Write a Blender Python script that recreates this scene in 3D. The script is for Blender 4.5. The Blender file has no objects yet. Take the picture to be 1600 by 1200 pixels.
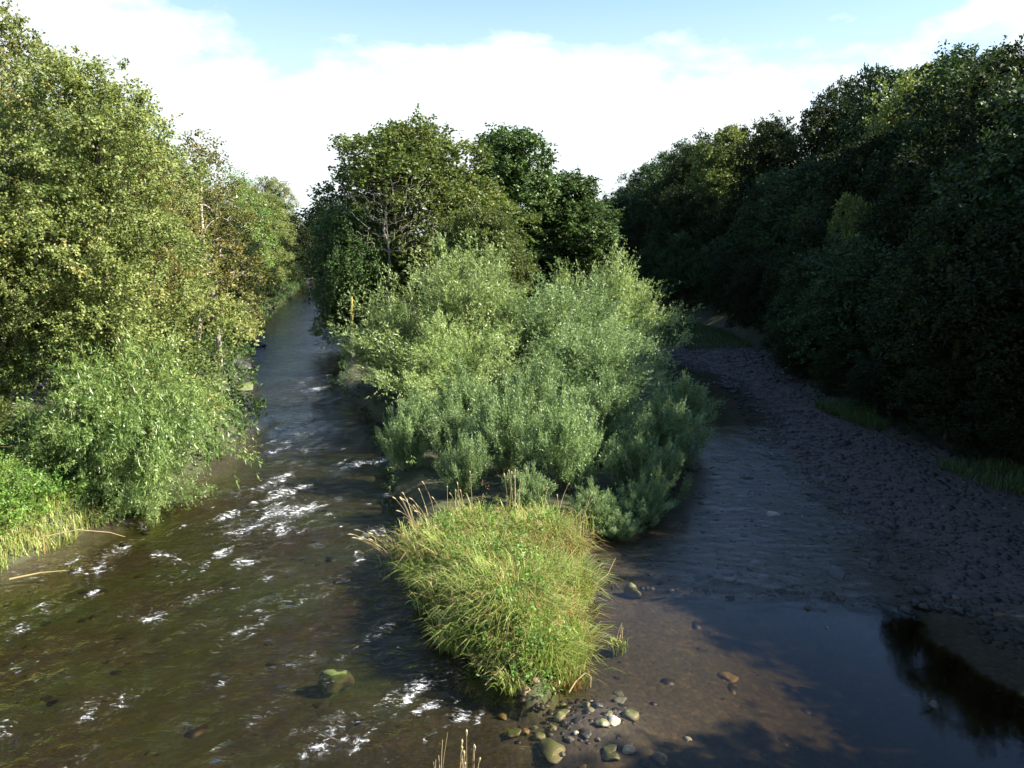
import bpy, math, random
import numpy as np

# ------------------------------------------------------------------ camera, sky, sun, exposure
S = bpy.context.scene
COL = S.collection
cam_d = bpy.data.cameras.new("camera")
cam = bpy.data.objects.new("camera", cam_d)
COL.objects.link(cam)
cam.location = (0, 0, 9.0)
cam.rotation_euler = (math.radians(80.0), 0, 0)
cam_d.sensor_width = 36.0
cam_d.lens = 28.0
cam_d.clip_start = 0.1
cam_d.clip_end = 6000
S.camera = cam

SUN_EL = math.radians(35.0)
SUN_AZ = math.radians(97.0)            # clockwise from +Y : nearly from the right, a little behind the camera
world = bpy.data.worlds.new("World")
S.world = world
world.use_nodes = True
wn = world.node_tree.nodes
wl = world.node_tree.links
wn.clear()
w_out = wn.new("ShaderNodeOutputWorld")
w_bg = wn.new("ShaderNodeBackground")
w_bg.inputs["Strength"].default_value = 0.075
w_sky = wn.new("ShaderNodeTexSky")
w_sky.sky_type = 'NISHITA'
w_sky.sun_disc = False
w_sky.sun_elevation = SUN_EL
w_sky.sun_rotation = SUN_AZ
w_sky.altitude = 100
w_sky.air_density = 1.0
w_sky.dust_density = 0.25
w_sky.ozone_density = 4.0
# cumulus bank standing round the horizon, a few loose clouds above it
w_tc = wn.new("ShaderNodeTexCoord")
w_sep = wn.new("ShaderNodeSeparateXYZ")
wl.new(w_tc.outputs["Generated"], w_sep.inputs[0])
w_map = wn.new("ShaderNodeMapping")
w_map.inputs["Scale"].default_value = (1, 1, 2.2)
w_map.inputs["Location"].default_value = (0.35, 0.1, 0.2)
wl.new(w_tc.outputs["Generated"], w_map.inputs[0])
w_no = wn.new("ShaderNodeTexNoise")
w_no.inputs["Scale"].default_value = 3.4
w_no.inputs["Detail"].default_value = 9
w_no.inputs["Roughness"].default_value = 0.55
wl.new(w_map.outputs[0], w_no.inputs["Vector"])
w_el = wn.new("ShaderNodeMapRange")       # cloudiness falls with height above the horizon
w_el.inputs["From Min"].default_value = 0.10
w_el.inputs["From Max"].default_value = 0.34
w_el.inputs["To Min"].default_value = 0.36
w_el.inputs["To Max"].default_value = 0.0
wl.new(w_sep.outputs["Z"], w_el.inputs["Value"])
w_add = wn.new("ShaderNodeMath"); w_add.operation = 'ADD'
wl.new(w_no.outputs["Fac"], w_add.inputs[0]); wl.new(w_el.outputs[0], w_add.inputs[1])
w_th = wn.new("ShaderNodeMapRange"); w_th.interpolation_type = 'SMOOTHSTEP'
w_th.inputs["From Min"].default_value = 0.60
w_th.inputs["From Max"].default_value = 0.74
wl.new(w_add.outputs[0], w_th.inputs["Value"])
w_mix = wn.new("ShaderNodeMix"); w_mix.data_type = 'RGBA'
w_hz = wn.new("ShaderNodeMapRange"); w_hz.interpolation_type = 'SMOOTHSTEP'   # summer haze thickening towards the horizon
w_hz.inputs["From Min"].default_value = 0.0; w_hz.inputs["From Max"].default_value = 0.36
w_hz.inputs["To Min"].default_value = 0.85; w_hz.inputs["To Max"].default_value = 0.0
wl.new(w_sep.outputs["Z"], w_hz.inputs["Value"])
w_mx = wn.new("ShaderNodeMath"); w_mx.operation = 'MAXIMUM'
wl.new(w_th.outputs[0], w_mx.inputs[0]); wl.new(w_hz.outputs[0], w_mx.inputs[1])
wl.new(w_mx.outputs[0], w_mix.inputs[0])
wl.new(w_sky.outputs[0], w_mix.inputs[6])
w_mix.inputs[7].default_value = (3.9, 4.25, 4.35, 1)
wl.new(w_mix.outputs[2], w_bg.inputs["Color"])
wl.new(w_bg.outputs[0], w_out.inputs["Surface"])

sun_d = bpy.data.lights.new("sun", 'SUN')
sun_d.energy = 5.0
sun_d.angle = math.radians(0.53)
sun_d.color = (1.0, 0.93, 0.80)
sun = bpy.data.objects.new("sun", sun_d)
COL.objects.link(sun)
sun.location = (60, -8, 60)
sun.rotation_euler = (math.pi / 2 - SUN_EL, 0, math.pi - SUN_AZ)

S.view_settings.view_transform = 'Standard'
S.view_settings.look = 'None'
S.view_settings.gamma = 1
S.view_settings.exposure = 1.95
S.cycles.use_adaptive_sampling = True
S.cycles.adaptive_threshold = 0.03
S.cycles.max_bounces = 4
S.cycles.diffuse_bounces = 1
S.cycles.glossy_bounces = 3
S.cycles.transmission_bounces = 3
S.cycles.transparent_max_bounces = 8
S.cycles.sample_clamp_indirect = 4
S.cycles.sample_clamp_direct = 12
S.cycles.use_denoising = True

# ------------------------------------------------------------------ helpers
def srand(seed):
    return np.random.default_rng(seed)

def unit(a):
    return a / (np.linalg.norm(a, axis=-1, keepdims=True) + 1e-9)

def rand_dir(r, n):
    return unit(r.normal(size=(n, 3)))

_tab = srand(99).random((256, 256))
def vnoise(x, y, s):
    x = np.asarray(x, float) / s + 1000.0; y = np.asarray(y, float) / s + 1000.0
    xi = np.floor(x).astype(int); yi = np.floor(y).astype(int)
    fx = x - xi; fy = y - yi
    fx = fx * fx * (3 - 2 * fx); fy = fy * fy * (3 - 2 * fy)
    g = lambda a, b: _tab[a % 256, b % 256]
    return ((g(xi, yi) * (1 - fx) + g(xi + 1, yi) * fx) * (1 - fy) +
            (g(xi, yi + 1) * (1 - fx) + g(xi + 1, yi + 1) * fx) * fy)

def sstep(a, b, x):
    t = np.clip((x - a) / (b - a), 0, 1)
    return t * t * (3 - 2 * t)

def mesh_np(name, verts, faces, mat=None, smooth=False, attrs=None):
    """verts (N,3); faces: list of (M,k) int arrays with k = 3 or 4."""
    me = bpy.data.meshes.new(name)
    if not isinstance(faces, list):
        faces = [faces]
    faces = [f for f in faces if len(f)]
    loops = np.concatenate([f.ravel() for f in faces]).astype(np.int32)
    tot = np.concatenate([np.full(len(f), f.shape[1], np.int32) for f in faces])
    start = np.concatenate([[0], np.cumsum(tot)[:-1]]).astype(np.int32)
    me.vertices.add(len(verts)); me.vertices.foreach_set("co", np.asarray(verts, np.float32).ravel())
    me.loops.add(len(loops)); me.loops.foreach_set("vertex_index", loops)
    me.polygons.add(len(tot)); me.polygons.foreach_set("loop_start", start)
    me.polygons.foreach_set("loop_total", tot)
    if smooth:
        me.polygons.foreach_set("use_smooth", np.ones(len(tot), bool))
    me.update(calc_edges=True)
    for k, (dom, val) in (attrs or {}).items():
        a = me.attributes.new(k, 'FLOAT', dom)
        a.data.foreach_set("value", np.asarray(val, np.float32).ravel())
    if mat:
        me.materials.append(mat)
    return me

def link(name, me, parent=None, loc=(0, 0, 0)):
    o = bpy.data.objects.new(name, me)
    COL.objects.link(o)
    o.location = loc
    if parent is not None:
        o.parent = parent
    return o

def tag(o, label=None, cat=None, group=None, kind=None):
    if label: o["label"] = label
    if cat: o["category"] = cat
    if group: o["group"] = group
    if kind: o["kind"] = kind
    return o

# ------------------------------------------------------------------ materials
def new_mat(name):
    m = bpy.data.materials.new(name)
    m.use_nodes = True
    nt = m.node_tree
    nt.nodes.clear()
    out = nt.nodes.new("ShaderNodeOutputMaterial")
    return m, nt, nt.nodes, nt.links, out

def ramp(n, stops):
    r = n.new("ShaderNodeValToRGB")
    e = r.color_ramp.elements
    e[0].position, e[0].color = stops[0][0], (*stops[0][1], 1)
    e[1].position, e[1].color = stops[-1][0], (*stops[-1][1], 1)
    for p, c in stops[1:-1]:
        x = e.new(p); x.color = (*c, 1)
    return r

def leaf_mat(name, stops, trans=0.35, rough=0.5, spec=0.35):
    m, nt, n, l, out = new_mat(name)
    at = n.new("ShaderNodeAttribute"); at.attribute_name = "v"
    r = ramp(n, stops)
    l.new(at.outputs["Fac"], r.inputs[0])
    oi = n.new("ShaderNodeObjectInfo")
    hs = n.new("ShaderNodeHueSaturation")
    mr = n.new("ShaderNodeMapRange"); mr.inputs["To Min"].default_value = 0.82; mr.inputs["To Max"].default_value = 1.18
    l.new(oi.outputs["Random"], mr.inputs["Value"])
    l.new(mr.outputs[0], hs.inputs["Value"])
    l.new(r.outputs[0], hs.inputs["Color"])
    p = n.new("ShaderNodeBsdfPrincipled")
    p.inputs["Roughness"].default_value = rough
    p.inputs["Specular IOR Level"].default_value = spec
    l.new(hs.outputs[0], p.inputs["Base Color"])
    t = n.new("ShaderNodeBsdfTranslucent")
    ty = n.new("ShaderNodeMix"); ty.data_type = 'RGBA'; ty.blend_type = 'MULTIPLY'; ty.inputs[0].default_value = 1
    l.new(hs.outputs[0], ty.inputs[6]); ty.inputs[7].default_value = (1.2, 1.2, 0.75, 1)
    l.new(ty.outputs[2], t.inputs["Color"])
    mx = n.new("ShaderNodeMixShader"); mx.inputs[0].default_value = trans
    l.new(p.outputs[0], mx.inputs[1]); l.new(t.outputs[0], mx.inputs[2])
    l.new(mx.outputs[0], out.inputs["Surface"])
    return m

def bark_mat(name, a, b, scale=6.0):
    m, nt, n, l, out = new_mat(name)
    tc = n.new("ShaderNodeTexCoord")
    mp = n.new("ShaderNodeMapping"); mp.inputs["Scale"].default_value = (1, 1, 0.25)
    l.new(tc.outputs["Object"], mp.inputs[0])
    no = n.new("ShaderNodeTexNoise"); no.inputs["Scale"].default_value = scale; no.inputs["Detail"].default_value = 6
    l.new(mp.outputs[0], no.inputs["Vector"])
    r = ramp(n, [(0.35, a), (0.65, b)])
    l.new(no.outputs["Fac"], r.inputs[0])
    p = n.new("ShaderNodeBsdfPrincipled"); p.inputs["Roughness"].default_value = 0.85
    l.new(r.outputs[0], p.inputs["Base Color"])
    bu = n.new("ShaderNodeBump"); bu.inputs["Strength"].default_value = 0.5; bu.inputs["Distance"].default_value = 0.03
    l.new(no.outputs["Fac"], bu.inputs["Height"]); l.new(bu.outputs[0], p.inputs["Normal"])
    l.new(p.outputs[0], out.inputs["Surface"])
    return m

def stone_mat(name, stops, rough=0.6, moss=0.0):
    m, nt, n, l, out = new_mat(name)
    at = n.new("ShaderNodeAttribute"); at.attribute_name = "v"
    r = ramp(n, stops)
    l.new(at.outputs["Fac"], r.inputs[0])
    tc = n.new("ShaderNodeTexCoord")
    no = n.new("ShaderNodeTexNoise"); no.inputs["Scale"].default_value = 9; no.inputs["Detail"].default_value = 7
    l.new(tc.outputs["Object"], no.inputs["Vector"])
    mm = n.new("ShaderNodeMapRange"); mm.inputs["To Min"].default_value = 0.55; mm.inputs["To Max"].default_value = 1.4
    l.new(no.outputs["Fac"], mm.inputs["Value"])
    mu = n.new("ShaderNodeMix"); mu.data_type = 'RGBA'; mu.blend_type = 'MULTIPLY'; mu.inputs[0].default_value = 1
    l.new(r.outputs[0], mu.inputs[6]); l.new(mm.outputs[0], mu.inputs[7])
    col = mu.outputs[2]
    if moss > 0:
        ge = n.new("ShaderNodeNewGeometry")
        sx = n.new("ShaderNodeSeparateXYZ"); l.new(ge.outputs["Normal"], sx.inputs[0])
        ad = n.new("ShaderNodeMath"); ad.operation = 'ADD'
        l.new(sx.outputs["Z"], ad.inputs[0]); l.new(no.outputs["Fac"], ad.inputs[1])
        ms = n.new("ShaderNodeMapRange"); ms.inputs["From Min"].default_value = 1.45 - moss; ms.inputs["From Max"].default_value = 1.65 - moss
        l.new(ad.outputs[0], ms.inputs["Value"])
        mx = n.new("ShaderNodeMix"); mx.data_type = 'RGBA'
        l.new(ms.outputs[0], mx.inputs[0]); l.new(col, mx.inputs[6]); mx.inputs[7].default_value = (0.075, 0.10, 0.022, 1)
        col = mx.outputs[2]
    p = n.new("ShaderNodeBsdfPrincipled"); p.inputs["Roughness"].default_value = rough
    l.new(col, p.inputs["Base Color"])
    bu = n.new("ShaderNodeBump"); bu.inputs["Strength"].default_value = 0.4; bu.inputs["Distance"].default_value = 0.02
    l.new(no.outputs["Fac"], bu.inputs["Height"]); l.new(bu.outputs[0], p.inputs["Normal"])
    l.new(p.outputs[0], out.inputs["Surface"])
    return m

def ground_mat():
    m, nt, n, l, out = new_mat("ground")
    tc = n.new("ShaderNodeTexCoord")
    vo = n.new("ShaderNodeTexVoronoi"); vo.inputs["Scale"].default_value = 9.0
    no2 = n.new("ShaderNodeTexNoise"); no2.inputs["Scale"].default_value = 3; no2.inputs["Detail"].default_value = 3
    l.new(tc.outputs["Object"], no2.inputs["Vector"])
    wv = n.new("ShaderNodeMix"); wv.data_type = 'RGBA'; wv.inputs[0].default_value = 0.13
    l.new(tc.outputs["Object"], wv.inputs[6]); l.new(no2.outputs["Color"], wv.inputs[7])
    l.new(wv.outputs[2], vo.inputs["Vector"])
    sep = n.new("ShaderNodeSeparateColor"); l.new(vo.outputs["Color"], sep.inputs[0])
    r1 = ramp(n, [(0.0, (0.020, 0.014, 0.010)), (0.35, (0.034, 0.024, 0.017)), (0.6, (0.046, 0.033, 0.024)), (0.8, (0.082, 0.053, 0.027)), (0.93, (0.070, 0.056, 0.042)), (1.0, (0.11, 0.092, 0.07))])
    nv = n.new("ShaderNodeTexNoise"); nv.inputs["Scale"].default_value = 7; nv.inputs["Detail"].default_value = 8; nv.inputs["Roughness"].default_value = 0.7
    l.new(tc.outputs["Object"], nv.inputs["Vector"])
    nm = n.new("ShaderNodeMapRange"); nm.inputs["From Min"].default_value = 0.28; nm.inputs["From Max"].default_value = 0.72
    l.new(nv.outputs["Fac"], nm.inputs["Value"])
    vm = n.new("ShaderNodeMix"); vm.inputs[0].default_value = 0.6
    l.new(sep.outputs[0], vm.inputs[2]); l.new(nm.outputs[0], vm.inputs[3])
    l.new(vm.outputs[0], r1.inputs[0])
    # algae patches on the bed
    no = n.new("ShaderNodeTexNoise"); no.inputs["Scale"].default_value = 0.33; no.inputs["Detail"].default_value = 5
    l.new(tc.outputs["Object"], no.inputs["Vector"])
    ag = n.new("ShaderNodeAttribute"); ag.attribute_name = "algae"
    ad = n.new("ShaderNodeMath"); ad.operation = 'MULTIPLY'
    mr = n.new("ShaderNodeMapRange"); mr.inputs["From Min"].default_value = 0.38; mr.inputs["From Max"].default_value = 0.62
    l.new(no.outputs["Fac"], mr.inputs["Value"])
    l.new(mr.outputs[0], ad.inputs[0]); l.new(ag.outputs["Fac"], ad.inputs[1])
    mx = n.new("ShaderNodeMix"); mx.data_type = 'RGBA'
    l.new(ad.outputs[0], mx.inputs[0]); l.new(r1.outputs[0], mx.inputs[6]); mx.inputs[7].default_value = (0.040, 0.055, 0.012, 1)
    # soil and litter on the banks
    no3 = n.new("ShaderNodeTexNoise"); no3.inputs["Scale"].default_value = 2.2; no3.inputs["Detail"].default_value = 8
    l.new(tc.outputs["Object"], no3.inputs["Vector"])
    r2 = ramp(n, [(0.3, (0.028, 0.024, 0.012)), (0.55, (0.045, 0.050, 0.018)), (0.75, (0.07, 0.075, 0.026))])
    l.new(no3.outputs["Fac"], r2.inputs[0])
    so = n.new("ShaderNodeAttribute"); so.attribute_name = "soil"
    mx2 = n.new("ShaderNodeMix"); mx2.data_type = 'RGBA'
    l.new(so.outputs["Fac"], mx2.inputs[0]); l.new(mx.outputs[2], mx2.inputs[6]); l.new(r2.outputs[0], mx2.inputs[7])
    p = n.new("ShaderNodeBsdfPrincipled"); p.inputs["Roughness"].default_value = 0.8
    l.new(mx2.outputs[2], p.inputs["Base Color"])
    bu = n.new("ShaderNodeBump"); bu.inputs["Strength"].default_value = 0.45; bu.inputs["Distance"].default_value = 0.03; bu.invert = True
    l.new(vo.outputs["Distance"], bu.inputs["Height"]); l.new(bu.outputs[0], p.inputs["Normal"])
    l.new(p.outputs[0], out.inputs["Surface"])
    return m

def water_mat():
    m, nt, n, l, out = new_mat("river_water")
    tc = n.new("ShaderNodeTexCoord")
    ro = n.new("ShaderNodeAttribute"); ro.attribute_name = "rough"
    fo = n.new("ShaderNodeAttribute"); fo.attribute_name = "foam_glints"
    mp = n.new("ShaderNodeMapping"); mp.inputs["Rotation"].default_value = (0, 0, math.radians(-62)); mp.inputs["Scale"].default_value = (1.0, 1.7, 1)
    l.new(tc.outputs["Object"], mp.inputs[0])
    n1 = n.new("ShaderNodeTexNoise"); n1.inputs["Scale"].default_value = 1.7; n1.inputs["Detail"].default_value = 5; n1.inputs["Roughness"].default_value = 0.62; n1.inputs["Distortion"].default_value = 0.6
    l.new(mp.outputs[0], n1.inputs["Vector"])
    h = n.new("ShaderNodeMath"); h.operation = 'MULTIPLY'
    l.new(n1.outputs["Fac"], h.inputs[0]); l.new(ro.outputs["Fac"], h.inputs[1])
    bu = n.new("ShaderNodeBump"); bu.inputs["Strength"].default_value = 1.0; bu.inputs["Distance"].default_value = 0.17
    l.new(h.outputs[0], bu.inputs["Height"])
    # Schlick reflectance of water, the same from above and below (the surface is one sheet, light refracts in and out)
    ge = n.new("ShaderNodeNewGeometry")
    dt = n.new("ShaderNodeVectorMath"); dt.operation = 'DOT_PRODUCT'
    l.new(bu.outputs[0], dt.inputs[0]); l.new(ge.outputs["Incoming"], dt.inputs[1])
    ab = n.new("ShaderNodeMath"); ab.operation = 'ABSOLUTE'; l.new(dt.outputs["Value"], ab.inputs[0])
    om = n.new("ShaderNodeMath"); om.operation = 'SUBTRACT'; om.inputs[0].default_value = 1.0; om.use_clamp = True; l.new(ab.outputs[0], om.inputs[1])
    pw = n.new("ShaderNodeMath"); pw.operation = 'POWER'; pw.inputs[1].default_value = 5.0; l.new(om.outputs[0], pw.inputs[0])
    fr = n.new("ShaderNodeMath"); fr.operation = 'MULTIPLY_ADD'; fr.inputs[1].default_value = 0.98; fr.inputs[2].default_value = 0.02; l.new(pw.outputs[0], fr.inputs[0])
    gl = n.new("ShaderNodeBsdfGlossy"); gr = n.new("ShaderNodeMapRange"); gr.inputs["From Min"].default_value = 0.1; gr.inputs["From Max"].default_value = 0.9; gr.inputs["To Min"].default_value = 0.03; gr.inputs["To Max"].default_value = 0.06
    l.new(ro.outputs["Fac"], gr.inputs["Value"]); l.new(gr.outputs[0], gl.inputs["Roughness"])
    l.new(bu.outputs[0], gl.inputs["Normal"])
    tr = n.new("ShaderNodeBsdfTransparent")
    dp = n.new("ShaderNodeAttribute"); dp.attribute_name = "depth"      # peaty water: absorption grows with depth
    cc = n.new("ShaderNodeCombineColor")
    for ch, k in enumerate((0.33, 0.285, 0.155)):
        e = n.new("ShaderNodeMath"); e.operation = 'POWER'; e.inputs[0].default_value = k
        l.new(dp.outputs["Fac"], e.inputs[1]); l.new(e.outputs[0], cc.inputs[ch])
    l.new(cc.outputs[0], tr.inputs["Color"])
    mx = n.new("ShaderNodeMixShader")
    l.new(fr.outputs[0], mx.inputs[0]); l.new(tr.outputs[0], mx.inputs[1]); l.new(gl.outputs[0], mx.inputs[2])
    # broken white water, plus glints painted in the same white
    n2 = n.new("ShaderNodeTexNoise"); n2.inputs["Scale"].default_value = 4.5; n2.inputs["Detail"].default_value = 8; n2.inputs["Roughness"].default_value = 0.78; n2.inputs["Distortion"].default_value = 0.8
    l.new(mp.outputs[0], n2.inputs["Vector"])
    ad = n.new("ShaderNodeMath"); ad.operation = 'ADD'
    ctr = n.new("ShaderNodeMapRange"); ctr.clamp = False; ctr.inputs["From Min"].default_value = 0.3; ctr.inputs["From Max"].default_value = 0.7
    l.new(n2.outputs["Fac"], ctr.inputs["Value"])
    l.new(ctr.outputs[0], ad.inputs[0]); l.new(fo.outputs["Fac"], ad.inputs[1])
    mr = n.new("ShaderNodeMapRange"); mr.interpolation_type = 'SMOOTHSTEP'
    mr.inputs["From Min"].default_value = 0.98; mr.inputs["From Max"].default_value = 1.55; mr.inputs["To Max"].default_value = 0.95
    l.new(ad.outputs[0], mr.inputs["Value"])
    df = n.new("ShaderNodeBsdfDiffuse"); df.inputs["Color"].default_value = (0.78, 0.80, 0.82, 1)
    l.new(bu.outputs[0], df.inputs["Normal"])
    mf = n.new("ShaderNodeMixShader")
    l.new(mr.outputs[0], mf.inputs[0]); l.new(mx.outputs[0], mf.inputs[1]); l.new(df.outputs[0], mf.inputs[2])
    l.new(mf.outputs[0], out.inputs["Surface"])
    return m

M = {}
M['ground'] = ground_mat()
M['water'] = water_mat()
M['bark'] = bark_mat("bark_brown", (0.035, 0.026, 0.018), (0.10, 0.08, 0.06))
M['bark_grey'] = bark_mat("bark_pale_grey", (0.16, 0.14, 0.11), (0.34, 0.31, 0.26))
M['bark_dead'] = bark_mat("bark_bleached", (0.12, 0.105, 0.085), (0.24, 0.215, 0.18))
M['bark_willow'] = bark_mat("bark_willow", (0.07, 0.055, 0.03), (0.16, 0.13, 0.07))
M['pole'] = bark_mat("pole_yellow", (0.22, 0.16, 0.03), (0.42, 0.33, 0.08), 5.0)
M['pole_white'] = bark_mat("pole_white", (0.55, 0.50, 0.38), (0.72, 0.68, 0.56), 3.0)
M['alder'] = leaf_mat("leaf_alder", [(0, (0.078, 0.115, 0.030)), (0.45, (0.175, 0.218, 0.064)), (0.8, (0.272, 0.297, 0.104)), (0.95, (0.315, 0.279, 0.104)), (1, (0.315, 0.206, 0.073))], 0.38)
M['alder_yellow'] = leaf_mat("leaf_alder_turning", [(0, (0.066, 0.083, 0.018)), (0.4, (0.143, 0.149, 0.039)), (0.75, (0.242, 0.204, 0.055)), (1, (0.286, 0.165, 0.050))], 0.38)
M['broad'] = leaf_mat("leaf_broad_green", [(0, (0.049, 0.078, 0.020)), (0.5, (0.107, 0.145, 0.035)), (1, (0.196, 0.216, 0.055))], 0.34)
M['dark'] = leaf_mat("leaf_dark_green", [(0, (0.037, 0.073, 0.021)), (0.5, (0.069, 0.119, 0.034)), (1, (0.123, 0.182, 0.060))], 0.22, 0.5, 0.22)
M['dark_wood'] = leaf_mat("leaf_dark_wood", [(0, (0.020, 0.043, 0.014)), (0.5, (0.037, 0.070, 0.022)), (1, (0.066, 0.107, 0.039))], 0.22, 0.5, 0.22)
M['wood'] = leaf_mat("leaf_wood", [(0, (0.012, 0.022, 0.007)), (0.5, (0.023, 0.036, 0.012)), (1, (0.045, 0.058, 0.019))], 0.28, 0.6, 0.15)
M['willow'] = leaf_mat("leaf_willow", [(0, (0.132, 0.198, 0.063)), (0.5, (0.235, 0.321, 0.112)), (1, (0.375, 0.452, 0.192))], 0.34, 0.42, 0.45)
M['willow_grey'] = leaf_mat("leaf_grey_willow", [(0, (0.095, 0.154, 0.056)), (0.5, (0.164, 0.245, 0.096)), (1, (0.258, 0.349, 0.159))], 0.30, 0.42, 0.45)
M['willow_green'] = leaf_mat("leaf_osier", [(0, (0.076, 0.135, 0.032)), (0.5, (0.144, 0.227, 0.059)), (1, (0.254, 0.326, 0.100))], 0.34, 0.36, 0.55)
M['grass'] = leaf_mat("grass_blades", [(0, (0.10, 0.16, 0.03)), (0.4, (0.20, 0.27, 0.055)), (0.72, (0.31, 0.35, 0.10)), (0.9, (0.40, 0.37, 0.16)), (1, (0.30, 0.17, 0.08))], 0.36, 0.5, 0.3)
M['herb'] = leaf_mat("herb_leaves", [(0, (0.057, 0.127, 0.025)), (0.5, (0.115, 0.213, 0.040)), (1, (0.230, 0.310, 0.069))], 0.36, 0.45, 0.35)
M['weed'] = leaf_mat("weed_stems", [(0, (0.10, 0.15, 0.03)), (0.45, (0.25, 0.23, 0.09)), (0.75, (0.28, 0.20, 0.10)), (1, (0.22, 0.11, 0.06))], 0.3, 0.6, 0.2)
M['straw'] = leaf_mat("dry_stalk", [(0, (0.25, 0.19, 0.09)), (0.5, (0.40, 0.32, 0.17)), (1, (0.52, 0.43, 0.26))], 0.2, 0.6, 0.2)
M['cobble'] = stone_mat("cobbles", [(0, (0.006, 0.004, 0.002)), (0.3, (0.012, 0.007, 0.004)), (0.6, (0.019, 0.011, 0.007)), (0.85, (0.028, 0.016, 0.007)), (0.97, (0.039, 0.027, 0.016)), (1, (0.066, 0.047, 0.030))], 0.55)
M['st_olive'] = stone_mat("stone_olive", [(0, (0.127, 0.112, 0.062)), (1, (0.171, 0.150, 0.093))], 0.5, 0.12)
M['st_moss'] = stone_mat("stone_mossy", [(0, (0.096, 0.090, 0.054)), (1, (0.132, 0.120, 0.072))], 0.7, 0.55)
M['st_brown'] = stone_mat("stone_brown", [(0, (0.140, 0.091, 0.042)), (1, (0.196, 0.133, 0.063))], 0.55)
M['st_pale'] = stone_mat("stone_pale", [(0, (0.360, 0.323, 0.262)), (1, (0.450, 0.413, 0.352))], 0.6)
M['st_grey'] = stone_mat("stone_grey", [(0, (0.091, 0.084, 0.070)), (1, (0.147, 0.140, 0.119))], 0.5)
M['st_dark'] = stone_mat("stone_dark", [(0, (0.030, 0.028, 0.024)), (1, (0.052, 0.047, 0.039))], 0.45)

# ------------------------------------------------------------------ the lie of the land
LY = [-60, 0, 12, 20.7, 22, 25, 30.6, 38, 46.7, 62.8, 81, 95, 114, 164, 192, 400]
LX = [-19, -17.5, -16, -14.2, -13.8, -13.2, -12.2, -13.0, -16.2, -21.7, -27, -30.5, -34, -44, -50, -110]
IY = [14.3, 14.9, 15.7, 18.4, 21.6, 26, 30.6, 39.8, 51, 70.8, 87.6, 114, 164, 192, 400]
ILX = [0.45, -0.1, -0.7, -2.0, -2.8, -3.9, -4.8, -6.8, -11.5, -15.0, -19.5, -25, -36, -42, -102]
JY = [14.3, 15.4, 19.8, 23.6, 27.3, 34.6, 51, 63, 81, 100]
IRX = [0.6, 1.25, 1.75, 2.3, 4.6, 7.8, 10.4, 11.0, 14, 17]
GY = [-60, 4, 10, 14, 17.1, 19.1, 23, 28, 34.6, 40, 46.7, 55, 63, 67, 90]
GX = [18, 15, 13.8, 12.9, 12.0, 11.4, 11.3, 11.7, 11.6, 13, 14.3, 14.0, 12.5, 11.3, 13]
EY = [-60, 10, 29, 35, 47, 66, 80, 95, 105, 130, 170, 400]
EX = [21, 20.5, 19.3, 18.7, 18.9, 20.5, 21, 18, 13, 9, 4, -40]

def edges(y):
    return (np.interp(y, LY, LX), np.interp(y, IY, ILX), np.interp(y, JY, IRX), np.interp(y, GY, GX), np.interp(y, EY, EX))

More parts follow.
